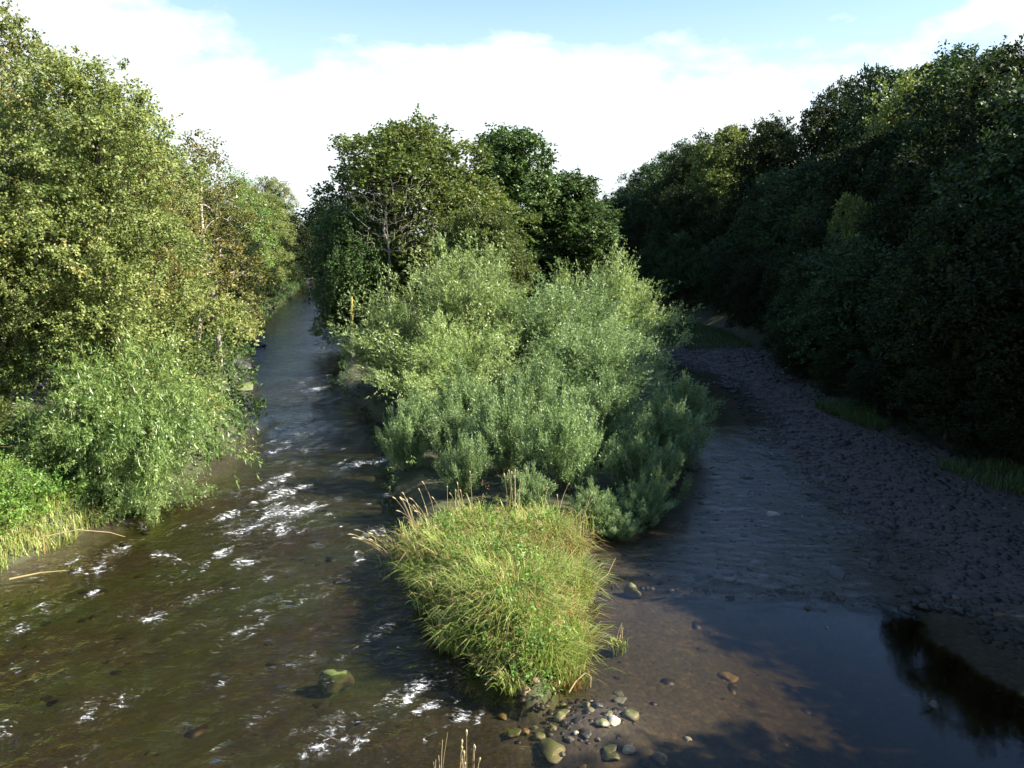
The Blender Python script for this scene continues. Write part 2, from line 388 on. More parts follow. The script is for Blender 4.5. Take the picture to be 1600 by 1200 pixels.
def ground_z(x, y):
    x = np.asarray(x, float); y = np.asarray(y, float)
    w = (vnoise(x, y, 1.7) - .5) * 0.7 + (vnoise(x, y, 0.6) - .5) * 0.25
    xl, il, ir, gi, xe = edges(y)
    xl = xl + w; il = il + w * .8; ir = ir + w * .8; gi = gi + w * 1.6
    bump = (vnoise(x, y, 0.9) - .5) * 0.10 + (vnoise(x, y, 0.35) - .5) * 0.05
    # bed
    depth_l = 0.40 + 0.24 * vnoise(x, y, 3) + 0.55 * sstep(34, 55, y)
    riff = sstep(18.6, 20.4, y + 0.16 * (x - 5) + (vnoise(x, y, 1.2) - .5) * 1.5)
    depth_r = (0.34 + 0.55 * sstep(3.6, 7.5, x)) * (1 - riff) + 0.15 * riff + 0.12 * sstep(31, 40, y + 5 * (vnoise(x, y, 2.3) - .5)) * (1 - sstep(44, 52, y))
    right = sstep(-0.6, 1.6, x - np.where(y < 14.3, 0.5, (il + ir) / 2))
    z = -(depth_l * (1 - right) + depth_r * right) + bump * (0.6 + 0.4 * (1 - right))
    # shoals round the islet tip
    tip = np.exp(-(((x - 1.3) / 1.5) ** 2 + ((y - 13.9) / 1.1) ** 2))
    z = z + 0.34 * tip
    # left bank
    d = xl - x
    zl = 0.75 * sstep(0, 1.6, d) + 0.05 * np.clip(d, 0, 200) + 0.10 * np.clip(d - 12, 0, 60)
    z = np.where(d > 0, np.maximum(z + 0.5 * sstep(0, .5, d), zl - 0.1 + bump), z - 0.0)
    z = np.where((d <= 0) & (d > -1.2), np.maximum(z, -0.30 * (-d / 1.2) - 0.01 + bump * .3), z)
    # island
    di = np.minimum(x - il, ir - x)
    di = np.where(y < 14.3, -1, di)
    di = np.where(y > 66, x - il, di)
    di = np.where((y > 66) & (x > xe - 6), -1, di)
    zi = 0.55 * sstep(0, 1.3, di) + 0.2 * sstep(3, 9, di) + bump
    z = np.where(di > 0, np.maximum(z + 0.35 * sstep(0, .4, di), zi - 0.05), z)
    # gravel bar
    dg = np.where(y < 67, x - gi, x - np.minimum(ir, gi))
    zg = 0.30 * sstep(-0.2, 4.5, dg) + 0.12 * sstep(3, 8, dg) + bump * 0.2 - 0.03
    z = np.where(dg > 0, np.maximum(z, zg), np.where(dg > -2.0, np.maximum(z, -0.16 * (-dg / 2.0) - 0.03 + bump * .8), z))
    # wooded slope on the right
    de = x - xe
    ze = 0.42 + 0.55 * np.clip(de - 1, 0, 27) + 0.06 * np.clip(de - 28, 0, 150) + bump * 2
    z = np.where(de > -1, np.maximum(z, np.where(de > 0, ze, 0.42 + bump)), z)
    # valley closes in the distance
    z = z + 6 * sstep(190, 320, y) + 25 * sstep(320, 900, y) * (0.6 + 0.4 * np.sin(x / 160.0))
    return z

def axis(parts):
    out = []
    for a, b, s in parts:
        out.append(np.arange(a, b, s))
    return np.concatenate(out + [[parts[-1][1]]])

def grid(xs, ys):
    X, Y = np.meshgrid(xs, ys)
    nx, ny = len(xs), len(ys)
    i = np.arange(nx * ny).reshape(ny, nx)
    f = np.stack([i[:-1, :-1], i[:-1, 1:], i[1:, 1:], i[1:, :-1]], -1).reshape(-1, 4)
    return X.ravel(), Y.ravel(), f

xs = axis([(-1500, -300, 120), (-300, -100, 20), (-100, -40, 3), (-40, -20, .8), (-20, 22, .19), (22, 50, .8), (50, 110, 4), (110, 300, 20), (300, 1500, 120)])
ys = np.concatenate([axis([(-300, -60, 40), (-60, 8, 4)])[:-1], 8 * np.exp(np.arange(0, 3.4, 0.0145)), np.linspace(250, 2500, 30)])
GXX, GYY, gf = grid(xs, ys)
gz = ground_z(GXX, GYY)
xl, il, ir, gi, xe = edges(GYY)
soil = np.clip(sstep(-.2, 0.4, xl - GXX) + sstep(-.4, 0.1, np.where(GYY < 14.3, -1, np.minimum(GXX - il, ir - GXX))) + sstep(-2, .5, GXX - xe) + sstep(67, 76, GYY) * (GXX > il) + sstep(150, 165, GYY), 0, 1)
algae = np.clip(sstep(0.5, -5, GXX) * sstep(0, 1.5, GXX - xl) + 0.12, 0, 1)
ground = link("ground", mesh_np("ground", np.stack([GXX, GYY, gz], 1), gf, M['ground'], True,
                                {"soil": ('POINT', soil), "algae": ('POINT', algae)}))
tag(ground, kind="structure")

# water surface: riffles in the left channel, still pool on the right
FOAM = [(-9.6, 20.9, .55, 1.0), (-9.2, 21.6, .5, .9), (-8.4, 22.6, .6, .8), (-8.9, 23.6, .7, .55), (-8.1, 24.7, .5, .7), (-7.6, 26.2, .45, .8), (-9.6, 25.4, .5, .8),
        (-8.6, 27.9, .5, .7), (-9.2, 29.0, .5, .6), (-10.5, 34.8, .9, 1.1), (-6.5, 32.0, .8, .85), (-8.2, 32.2, .5, .5), (-6.8, 24.7, .8, .9), (-6.2, 25.4, .6, .8), (-5.8, 27.0, .5, .6),
        (-6.9, 20.4, .5, .85), (-7.2, 19.7, .45, .6), (-5.3, 17.1, .4, .5), (-4.6, 17.3, .4, .5), (-4.3, 13.2, .4, .65), (-1.6, 14.7, .6, .6), (-1.0, 14.2, .5, .62), (-2.0, 14.0, .5, .5),
        (-2.3, 13.0, .5, .55), (-1.2, 13.3, .5, .4), (-11.5, 22.4, .6, .4), (-11.0, 19.0, .6, .3), (-9.0, 17.0, .6, .25), (-3.9, 19.0, .4, .3), (-12.2, 49.5, 1.6, .7), (-9.6, 49.0, 1.0, .7), (-13.5, 50.5, 1.2, .6),
        (-8.6, 45.5, .8, .5), (-9.8, 38.0, .7, .5), (-8.2, 37.0, .6, .4), (-4.6, 22.5, .4, .35), (-4.9, 24.0, .4, .4), (-2.9, 16.6, .35, .45), (-7.8, 14.5, .4, .3), (-6.2, 15.2, .4, .3), (-10.2, 27.0, .5, .6), (-10.5, 24.4, .5, .55)]
wx = axis([(-160, -60, 6), (-60, -34, 1.0), (-34, -18, .4), (-18, 14, .125), (14, 20, .8)])
wy = np.concatenate([np.arange(-60, 9, 6.0), 9 * np.exp(np.arange(0, 3.2, 0.011))])
WX, WY, wf = grid(wx, wy)
xl, il, ir, gi, xe = edges(WY)
mid = np.where(WY < 14.3, 0.5, (il + ir) / 2)
left = 1 - sstep(-0.4, 0.9, WX - mid)
riff = sstep(18.4, 20.2, WY + 0.16 * (WX - 5)) * (1 - left)
rough = left * (0.55 + 0.45 * vnoise(WX, WY, 2.4)) * (1 - 0.55 * sstep(-10, -16, WX - 0.3 * (WY - 20))) + riff * 0.26 + 0.006
rough = rough * (1.35 + 0.25 * sstep(38, 58, WY))
rough = rough * (1 - (1 - left) * .85 * sstep(28, 44, WY + 3 * vnoise(WX, WY, 2)))
foam_glints = np.zeros_like(WX)
fa = math.radians(62); ca, sa = math.cos(fa), math.sin(fa)
frng = srand(77)
SMALLF = []
for fx, fy, fr_, st in FOAM:
    for _ in range(9):
        SMALLF.append((fx + frng.normal() * fr_ * 1.5, fy + frng.normal() * fr_ * 2.2, fr_ * frng.uniform(.18, .45), st * frng.uniform(.55, 1.15)))
for _ in range(230):
    yy = 11 + 26 * frng.random() ** 1.5; x0 = np.interp(yy, LY, LX) + .8; x1 = -.5 if yy < 14.5 else np.interp(yy, IY, ILX) - .4
    SMALLF.append((frng.uniform(x0, x1), yy, frng.uniform(.08, .2), frng.uniform(.5, 1.0)))
for fx, fy, fr_, st in [(a, b, c * .6, d * .75) for a, b, c, d in FOAM] + SMALLF:
    dx, dy = WX - fx, WY - fy
    a = dx * ca + dy * sa; b = -dx * sa + dy * ca
    k = 1.0 + fy / 60
    foam_glints += 0.50 * st * np.exp(-(((a + .5 * (vnoise(WX, WY, .8) - .5)) / (fr_ * 1.2 * k)) ** 2 + ((b + .9 * (vnoise(WX + 3, WY, .7) - .5)) / (fr_ * .8)) ** 2))
foam_glints *= .45 + 1.0 * vnoise(WX, WY, .33)
foam_glints += left * 0.33 * sstep(.5, .8, vnoise(WX * ca + WY * sa, (-WX * sa + WY * ca) * 2.2, 1.5)) * sstep(60, 36, WY)  # loose flecks over the channel: glints on the ripples, painted white
foam_glints = np.minimum(foam_glints, 0.62)
u = WX * ca + WY * sa; v = -WX * sa + WY * ca
wave = (vnoise(u, v * 1.7, 1.3) - .5) * 0.14 + (vnoise(u + 40, v * 1.6, .62) - .5) * 0.09 + (vnoise(u + 9, v * 1.4, .31) - .5) * 0.03
fade = 1 - 0.3 * sstep(42, 60, WY)
wz = wave * left * (0.45 + 0.9 * np.clip(foam_glints * 1.8, 0, 1)) * fade + riff * wave * 0.22
water = link("river_water", mesh_np("river_water", np.stack([WX, WY, wz], 1), wf, M['water'], True,
                                    {"rough": ('POINT', rough), "foam_glints": ('POINT', foam_glints), "depth": ('POINT', np.clip(-ground_z(WX, WY), 0.02, 1.2) + 0.06)}))
tag(water, kind="structure")

# ------------------------------------------------------------------ tree building
def tubes(segs, sides, flip=None):
    """segs: array rows p0(3) p1(3) r0 r1."""
    p0, p1, r0, r1 = segs[:, :3], segs[:, 3:6], segs[:, 6:7], segs[:, 7:8]
    d = unit(p1 - p0)
    ref = np.where(np.abs(d[:, 2:3]) > .9, np.array([[1., 0, 0]]), np.array([[0, 0, 1.]]))
    a = unit(np.cross(d, ref)); b = np.cross(d, a)
    th = np.arange(sides) * 2 * math.pi / sides
    c = np.cos(th)[None, :, None]; s = np.sin(th)[None, :, None]
    ring = a[:, None] * c + b[:, None] * s
    ext = d * np.minimum(r1, .05) * .5
    v0 = p0[:, None] + ring * r0[:, None]; v1 = (p1 + ext)[:, None] + ring * r1[:, None]
    n = len(segs)
    V = np.concatenate([v0, v1], 1).reshape(-1, 3)
    k = np.arange(sides); k2 = (k + 1) % sides
    base = (np.arange(n) * 2 * sides)[:, None]
    F = np.stack([base + k, base + k2, base + sides + k2, base + sides + k], -1).reshape(-1, 4)
    return V, F

def skeleton(trunk, r_base, ends, rng, up_pref=0.6, r_tip=0.012, power=0.5):
    """connect every clump centre to the growing limb system; returns segments."""
    pos = [np.array(p, float) for p in trunk]
    par = [-1] + list(range(len(trunk) - 1))
    cnt_end = []
    t0 = np.array(trunk[0]); ax = np.array(trunk[-1]) - t0
    order = np.argsort([np.linalg.norm((e - t0)[:2]) + 0.15 * abs(e[2] - trunk[len(trunk) // 2][2]) for e in ends])
    P = np.zeros((len(trunk) + len(ends) * 4, 3)); P[:len(pos)] = pos
    n = len(pos)
    lim = max(1, len(trunk) // 4)
    for i in order:
        e = ends[i]
        dv = e - P[lim:n]
        dist = np.linalg.norm(dv, axis=1)
        cost = dist * (1 + up_pref * np.clip(-dv[:, 2] / (dist + 1e-6) + 0.25, 0, 2))
        j = int(np.argmin(cost)) + lim
        a = P[j]; L = np.linalg.norm(e - a)
        m = 3 if L > 1.2 else 2
        bend = np.array([0, 0, .18 * L]) + rng.normal(size=3) * .08 * L
        prev = j
        for k in range(1, m + 1):
            t = k / m
            q = a + (e - a) * t + bend * (4 * t * (1 - t)) * .6
            P[n] = q; par.append(prev); prev = n; n += 1
    P = P[:n]
    w = np.ones(n)
    for i in range(n - 1, 0, -1):
        if par[i] >= 0: w[par[i]] += w[i]
    rad = r_tip * w ** power
    sc = r_base / rad[0]
    rad = np.maximum(rad * np.where(w > w[0] * .05, sc, min(sc, 1.6)), r_tip)
    for i in range(n):                         # never thicker than the parent
        if par[i] >= 0: rad[i] = min(rad[i], rad[par[i]] * .97)
    idx = np.arange(1, n); pr = np.array(par[1:])
    return np.concatenate([P[pr], P[idx], rad[pr][:, None], rad[idx][:, None]], 1)

def wood_mesh(name, segs, mat):
    big = segs[segs[:, 6] > .06]; small = segs[segs[:, 6] <= .06]
    Vs, Fs, off = [], [], 0
    for sg, k in ((big, 8), (small, 4)):
        if len(sg):
            V, F = tubes(sg, k); Vs.append(V); Fs.append(F + off); off += len(V)
    return mesh_np(name, np.concatenate(Vs), np.concatenate(Fs), mat, True)

def leaf_mesh(name, C, D, rng, mat, twigs, per, tw, l, w, spread=.8, up=.2, droop=.1, fwd=.6, flat=.6, cvar=.35, tone=None, fuzz=.07, st0=.22):
    N = len(C)
    D = np.repeat(D, twigs, 0); C0 = np.repeat(C, twigs, 0)
    n1 = len(C0)
    T = unit(D + rng.normal(size=(n1, 3)) * spread + np.array([0, 0, up]))
    Lt = tw * rng.uniform(.55, 1.2, (n1, 1))
    st = C0 + rng.normal(size=(n1, 3)) * tw * st0
    T = np.repeat(T, per, 0); Lt = np.repeat(Lt, per, 0); st = np.repeat(st, per, 0)
    n = len(T)
    t = rng.random((n, 1)) ** .8
    p = st + T * Lt * t - np.array([0, 0, 1.]) * droop * Lt * t * t + rng.normal(size=(n, 3)) * tw * fuzz
    A = unit(T * fwd + rng.normal(size=(n, 3)) * .62 - np.array([0, 0, droop * .6]))
    Nn = unit(rng.normal(size=(n, 3)) * flat + np.array([0, 0, .8]) + T * .35)
    W = unit(np.cross(A, Nn)); Nn = np.cross(W, A)
    ls = l * rng.uniform(.65, 1.25, (n, 1)); ws = w * rng.uniform(.7, 1.2, (n, 1))
    m = p + A * ls * .45 + Nn * ws * .12
    V = np.stack([p, m + W * ws * .5, p + A * ls, m - W * ws * .5], 1).reshape(-1, 3)
    F = np.arange(n * 4).reshape(n, 4)
    cv = np.repeat(rng.normal(size=N) * cvar * .4 + (0 if tone is None else tone), twigs * per)
    val = np.clip(.45 + cv + rng.normal(size=n) * .15, 0, 1)
    return mesh_np(name, V, F, mat, False, {"v": ('FACE', val)})

def lobed(rng, lobes, n, lo=.45):
    """clump centres on the shells of overlapping lobes; lobes rows cx cy cz rx ry rz"""
    lobes = np.array(lobes, float)
    area = (lobes[:, 3] * lobes[:, 4] * lobes[:, 5]) ** (2 / 3)
    k = rng.choice(len(lobes), n, p=area / area.sum())
    d = rand_dir(rng, n)
    d[:, 2] = np.where(d[:, 2] < -.55, -d[:, 2] * .6, d[:, 2])
    d = unit(d)
    rr = lo + (1 - lo) * rng.random((n, 1)) ** .45
    c = lobes[k, :3] + d * lobes[k, 3:] * rr
    return c, unit(d / lobes[k, 3:] * lobes[k, 3:].mean()), rng.normal(size=len(lobes))[k] * .10

def auto_lobes(rng, h, r, base, n, rl=(.34, .52), shape='round'):
    L = []
    for i in range(n):
        t = (i + .5) / n
        z = base + (h - base) * (t * .92 + .03)
        if shape == 'round':
            env = math.sqrt(max(0.05, 1 - (2 * t - .85) ** 2 / 1.5))
        elif shape == 'tall':
            env = math.sin(math.pi * min(1, .22 + t * .74)) ** .7
        else:
            env = 1.05 - .75 * t
        a = i * 2.4 + rng.uniform(-.5, .5)
        q = r * env * rng.uniform(.35, .72)
        s = r * rng.uniform(*rl) * (.65 + .45 * env)
        zz = min(z, h - s * .85)
        L.append((q * math.cos(a), q * math.sin(a), max(zz, s * .55), s, s, s * rng.uniform(.7, .95)))
    return L

PROTO = {}
def make_proto(key, seed, h, r, base, nl, clumps, twigs, per, tw, l, w, leaf, bark, trunk_r, shape='round', stems=1, lo=.45, rl=(.34, .52), trunk_top=.8, keep=None, **kw):
    rng = srand(seed)
    L = auto_lobes(rng, h, r, base, nl, rl, shape)
    C, D, tone = lobed(rng, L, clumps, lo)
    C[:, 2] = np.maximum(C[:, 2], .15)
    segs = []
    if stems == 1:
        tr = [(0, 0, -.5)]
        ox, oy = 0, 0
        for i in range(1, 9):
            ox += rng.normal() * r * .035; oy += rng.normal() * r * .035
            tr.append((ox, oy, h * trunk_top * i / 8))
        segs.append(skeleton(tr, trunk_r, C, rng))
    else:
        ang = np.arctan2(C[:, 1], C[:, 0]); own = ((ang + math.pi) / (2 * math.pi) * stems).astype(int) % stems
        for s in range(stems):
            a = -math.pi + (s + .5) * 2 * math.pi / stems
            q = np.array([math.cos(a), math.sin(a)])
            tr = [(q[0] * .15, q[1] * .15, -.3)] + [(q[0] * (.15 + r * .42 * (i / 5) ** 1.2), q[1] * (.15 + r * .42 * (i / 5) ** 1.2), h * trunk_top * i / 5) for i in range(1, 6)]
            e = C[own == s]
            if len(e): segs.append(skeleton(tr, trunk_r, e, rng))
    wm = wood_mesh(key + "_trunk", np.concatenate(segs), M[bark])
    lm = leaf_mesh(key + "_crown", C, D, rng, M[leaf], twigs, per, tw, l, w, tone=tone, **kw)
    PROTO[key] = (wm, lm, h, r)

COUNT = {}
def place(key, name, label, cat, x, y, h, rw=None, rot=None, group=None, z=None, leaf=None, lean=(0, 0)):
    wm, lm, ph, pr = PROTO[key]
    o = bpy.data.objects.new(name, None)
    COL.objects.link(o)
    o.empty_display_size = .3
    zz = float(ground_z(x, y)) if z is None else z
    o.location = (x, y, zz - .05)
    sz = h / ph
    sx = (rw / pr) if rw else sz
    COUNT[key] = COUNT.get(key, 0) + 1
    o.scale = (sx, sx, sz)
    o.rotation_euler = (lean[0], lean[1], rot if rot is not None else (COUNT[key] * 2.399) % 6.28)
    t = link("trunk", wm, o)
    if lm is not None:
        c = link("crown", lm, o)
        if leaf:
            c.material_slots[0].link = 'OBJECT'; c.material_slots[0].material = M[leaf]
    return tag(o, label, cat, group)

def make_thicket(key, seed, h, r, stems, per_stem, twigs, per, tw, l, w, leaf, bark, trunk_r, tmin=.22, arch=.35, **kw):
    """many stems fanning out from one stool, leafy shoots all along them: ragged, feathery outline"""
    rng = srand(seed)
    segs, C, D, tone = [], [], [], []
    for i in range(stems):
        a = rng.uniform(0, 6.283); q = math.sqrt(rng.random()) ; q = q if i % 5 else q * .4
        H = h * (1.02 - .48 * q ** 2) * rng.uniform(.66, 1.08)
        out = np.array([math.cos(a), math.sin(a), 0]) * r * q
        b = np.array([math.cos(a), math.sin(a), 0]) * .12 * r * rng.random()
        b[2] = -.2
        wob = rng.normal(size=3) * .06 * h; tn = rng.normal() * .16
        f = lambda t: b + out * (t ** 1.15 * (1 + arch * t * t)) + np.array([0, 0, H * (t - arch * q * .35 * t ** 3)]) + wob * math.sin(t * 3.1)
        P = np.array([f(t) for t in np.linspace(0, 1, 8)])
        rr = trunk_r * rng.uniform(.5, 1) * (1.05 - np.linspace(0, 1, 8))
        segs.append(np.concatenate([P[:-1], P[1:], rr[:-1, None], rr[1:, None]], 1))
        for k in range(per_stem):
            t = tmin + (1 - tmin) * rng.random() ** .75
            p = f(t); d = unit(f(min(t + .06, 1.06)) - p)
            side = rng.normal(size=3) * .10 * r * (1.15 - t)
            C.append(p + side); D.append(unit(d + side * .8 / r)); tone.append(tn + (t - .6) * .25)
    C, D = np.array(C), np.array(D)
    C[:, 2] = np.maximum(C[:, 2], .12)
    PROTO[key] = (wood_mesh(key + '_trunk', np.concatenate(segs), M[bark]),
                  leaf_mesh(key + '_crown', C, D, rng, M[leaf], twigs, per, tw, l, w, tone=np.array(tone), **kw), h, r)

# prototypes -------------------------------------------------------
make_proto('alder', 11, 16, 5.2, .8, 30, 1550, 7, 13, .62, .125, .092, 'alder', 'bark', .24, 'tall', lo=.35, rl=(.30, .46), spread=.75, up=.05, droop=.12, fwd=.35, flat=.7)
make_proto('alder_b', 12, 16, 5.2, .8, 26, 1230, 7, 12, .62, .13, .096, 'alder', 'bark', .24, 'round', lo=.35, rl=(.30, .46), spread=.75, up=.05, droop=.12, fwd=.35, flat=.7)
make_proto('thin', 13, 15, 3.0, 2.2, 18, 330, 5, 6, .6, .16, .12, 'alder_yellow', 'bark_grey', .17, 'tall', lo=.3, rl=(.26, .42), trunk_top=.93, spread=.8, up=.05, droop=.1, fwd=.35, flat=.7)
make_thicket('osier', 14, 5, 3.4, 60, 18, 4, 15, .95, .21, .045, 'willow_green', 'bark_willow', .05, .12, .75, spread=.42, up=.0, droop=.5, fwd=.85, flat=.5, fuzz=.025, cvar=.5)
make_thicket('willow', 15, 8.2, 4.6, 78, 17, 4, 15, 1.15, .20, .05, 'willow', 'bark_willow', .07, .18, .25, spread=.34, up=.35, droop=.08, fwd=.9, flat=.6, fuzz=.022, cvar=.45)
make_thicket('willow_b', 19, 8.2, 4.6, 54, 18, 4, 15, 1.15, .20, .05, 'willow', 'bark_willow', .07, .15, .35, spread=.34, up=.35, droop=.10, fwd=.9, flat=.6, fuzz=.022, cvar=.45)
make_thicket('shrub', 16, 3.2, 1.7, 46, 11, 4, 16, .62, .115, .034, 'willow_grey', 'bark_willow', .022, .15, .10, spread=.20, up=.55, droop=.0, fwd=.85, flat=.7, fuzz=.02, st0=.14, cvar=.45)
make_proto('broad', 17, 20, 9.0, .6, 44, 1900, 6, 9, 1.05, .29, .21, 'broad', 'bark', .40, 'round', lo=.5, rl=(.24, .36), spread=.75, up=.1, droop=.1, fwd=.3, flat=.6)
make_proto('dark', 18, 20, 5.5, 1.0, 26, 950, 7, 9, 1.0, .30, .22, 'dark', 'bark', .35, 'tall', lo=.5, rl=(.30, .44), spread=.7, up=0, droop=.25, fwd=.3, flat=.55)
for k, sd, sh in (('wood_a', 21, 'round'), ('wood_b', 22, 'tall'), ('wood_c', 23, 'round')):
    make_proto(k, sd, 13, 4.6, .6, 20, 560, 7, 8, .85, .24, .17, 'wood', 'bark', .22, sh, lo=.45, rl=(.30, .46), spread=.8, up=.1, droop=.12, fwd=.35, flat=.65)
make_proto('poplar', 24, 16, 2.3, 1.0, 16, 420, 6, 8, .9, .22, .15, 'wood', 'bark_grey', .16, 'tall', lo=.35, rl=(.26, .42), trunk_top=.92, spread=.4, up=1.0, droop=0, fwd=.5, flat=.7)
# leafless crown
rng = srand(31)
L = [(-1.8, 0, 11.2, 2.6, 1.6, 2.0), (1.6, .4, 11.8, 2.6, 1.6, 2.2), (-3.2, 0, 8.2, 2.4, 1.4, 1.8), (3.0, 0, 8.6, 2.6, 1.5, 2.2), (.2, -.5, 9.2, 2.4, 1.6, 2.4), (-3.8, .2, 5.8, 2.0, 1.2, 1.0)]
C, D, _ = lobed(rng, L, 620, .25)
PROTO['bare'] = (wood_mesh('bare_trunk', skeleton([(0, 0, -.4), (.1, 0, 1.5), (.0, .1, 3), (-.1, 0, 4.5), (.1, 0, 6), (.2, 0, 7.5)], .13, C, rng, 1.3, .014), M['bark_dead']), None, 13.5, 5.5)

# ------------------------------------------------------------------ left bank
place('alder', 'alder_tree', 'tall rounded alder crown rising behind the leafy osier on left bank', 'tree', -16.4, 32.6, 15.2, 5.2, .4)
place('alder_b', 'alder_tree', 'tallest alder at top left corner of the photo', 'tree', -23.6, 36.0, 18.2, 5.6, 2.0)
place('alder_b', 'alder_tree', 'brownish alder beside the river, right end of the left bank row', 'tree', -19.3, 41.0, 14.0, 3.4, 4.1, leaf='alder_yellow')
place('alder', 'alder_tree', 'alder crown at left edge of the photo above shaded hollow', 'tree', -22.0, 30.0, 13.0, 4.2, 3.0)
place('alder', 'alder_tree', 'alder crown filling the gap behind the front left alders', 'tree', -22.0, 45.0, 15.5, 5.0, 5.2)
place('thin', 'alder_tree', 'slender pale trunked tree with sparse yellowing leaves by left channel', 'tree', -19.3, 52.0, 15.5, 3.3, 1.0)
place('thin', 'alder_tree', 'thin yellowing tree just behind the slender pale trunked tree', 'tree', -22.6, 57.0, 15.2, 3.4, 2.6)
place('osier', 'osier_willow', 'bright green long leaved osier overhanging the left channel', 'willow', -13.8, 28.0, 5.6, 2.4, .3)
place('osier', 'osier_willow', 'lower osier shoots dipping into water at foot of left bank', 'willow', -15.0, 26.6, 3.2, 1.7, 2.2)
place('osier', 'osier_willow', 'low trailing osier branch tips right over water below the bright osier', 'willow', -12.9, 26.4, 2.3, 1.35, 4.0)
place('shrub', 'bank_shrub', 'small shrub in the shaded hollow at left photo edge', 'shrub', -18.2, 26.8, 2.6, 1.9, 1.1, leaf='broad')
place('shrub', 'bank_shrub', 'bright green nettle like shrub at left photo edge above grassy bank', 'shrub', -16.6, 23.6, 1.9, 1.5, 4.1, leaf='herb')
# far left bank
FAR = [('wood_a', -31.5, 84, 7.0, 4.0, 'low dark bush on far left bank where channel bends'),
       ('wood_c', -34.0, 97, 8.5, 4.6, 'dark tree over the bend of the far left bank'),
       ('wood_b', -28.5, 72, 6.0, 3.2, 'low bushy tree on left bank beyond the pale trunked tree'),
       ('thin', -41.0, 122, 19.5, 5.6, 'pale airy round topped tree on skyline left of the big island tree'),
       ('wood_a', -39.0, 108, 12.5, 5.6, 'mid green rounded tree behind the far channel bend'),
       ('wood_b', -47.0, 118, 17.0, 6.0, 'distant tree on skyline directly behind yellowing alders'),
       ('poplar', -50.0, 150, 19.5, 2.4, 'upright grey stemmed poplar, left one of distant row'),
       ('poplar', -47.3, 152, 18.5, 2.4, 'upright grey stemmed poplar, middle one of distant row'),
       ('poplar', -45.0, 155, 18.0, 2.4, 'upright grey stemmed poplar, right one of distant row'),
       ('alder_b', -42.5, 131, 17.5, 6.5, 'full light green tree behind far end of left channel'),
       ('alder', -20.5, 106, 11.5, 5.0, 'olive tree on island side of far channel'),
       ('wood_c', -25.0, 134, 12.0, 5.5, 'dark tree closing the far end of left channel'),
       ('alder_b', -56.0, 188, 23.0, 8.0, 'hazy green tree on far skyline in gap left of island'),
       ('wood_b', -49.0, 222, 20.0, 9.0, 'dark distant tree standing across head of left channel'),
       ('wood_c', -47.0, 194, 8.0, 6.5, 'bush closing the very end of the visible channel'),
       ('wood_a', -42.0, 200, 9.0, 6.0, 'bush right of the very end of visible channel'),
       ('wood_b', -53.0, 199, 9.0, 6.0, 'bush left of the very end of visible channel'),
       ('wood_a', -46.5, 170, 14.0, 7.0, 'distant tree at head of the visible river'),
       ('wood_c', -47.5, 158, 9.0, 6.0, 'bushy tree at the water where channel leaves view'),
       ('wood_b', -33.0, 172, 12.0, 7.0, 'tree on right bank where channel leaves view'),
       ('wood_a', -25.5, 67, 3.6, 2.6, 'low bush on left bank just upstream of pale trunked tree'),
       ('wood_c', -30.0, 77, 4.6, 3.2, 'rounded low bush on left bank halfway to the bend'),
       ('wood_a', -34.5, 104, 6.0, 4.2, 'bush at outer edge of the river bend'),
       ]
for k, x, y, h, rw, lab in FAR:
    place(k, 'far_tree' if k != 'poplar' else 'poplar_tree', lab, 'tree', x, y, h, rw, leaf='willow_green' if k == 'thin' else None)

# ------------------------------------------------------------------ island
place('broad', 'island_tree', 'broad green round crowned tree in centre of island', 'tree', -8.8, 75.0, 18.6, 11.0, 1.2)
place('broad', 'island_tree', 'lower dark leaning tree overhanging the left channel from island', 'tree', -13.4, 69.0, 11.5, 4.4, 3.3, leaf='dark')
place('dark', 'island_tree', 'tall dark green tree behind the broad island tree', 'tree', -.2, 83.0, 19.6, 6.6, .5)
place('dark', 'island_tree', 'shorter dark tree at right end of island skyline', 'tree', 5.4, 84.0, 15.4, 6.4, 2.5)
place('broad', 'island_tree', 'green tree filling between the island crown and tall willow', 'tree', -2.6, 62.0, 10.8, 4.8, 4.4)
tag(place('bare', 'dead_tree', 'bleached leafless tree with bare branches before broad island crown', 'tree', -10.4, 67.2, 14.0, 5.8, 0.0))
place('willow', 'willow_tree', 'tallest feathery pale willow in middle of island', 'willow', -2.8, 42.5, 8.2, 5.0, .2)
place('willow_b', 'willow_tree', 'pale willow at right shoulder of island above gravel bar', 'willow', 5.2, 47.0, 8.0, 4.0, 1.9)
place('willow', 'willow_tree', 'low willow leaning over left channel from island', 'willow', -6.6, 46.5, 4.8, 2.7, 3.2, leaf='willow_green')
place('willow', 'willow_tree', 'silvery willow between the two tall pale willows', 'willow', 2.4, 42.0, 6.2, 4.2, 4.4, leaf='willow_grey')
place('willow_b', 'willow_tree', 'spreading willow in front of the tallest pale willow', 'willow', -2.6, 37.4, 5.2, 3.2, 5.4)
place('willow', 'willow_tree', 'green willow sloping down right side of island', 'willow', 4.0, 37.2, 4.8, 3.2, .9, leaf='willow_grey')
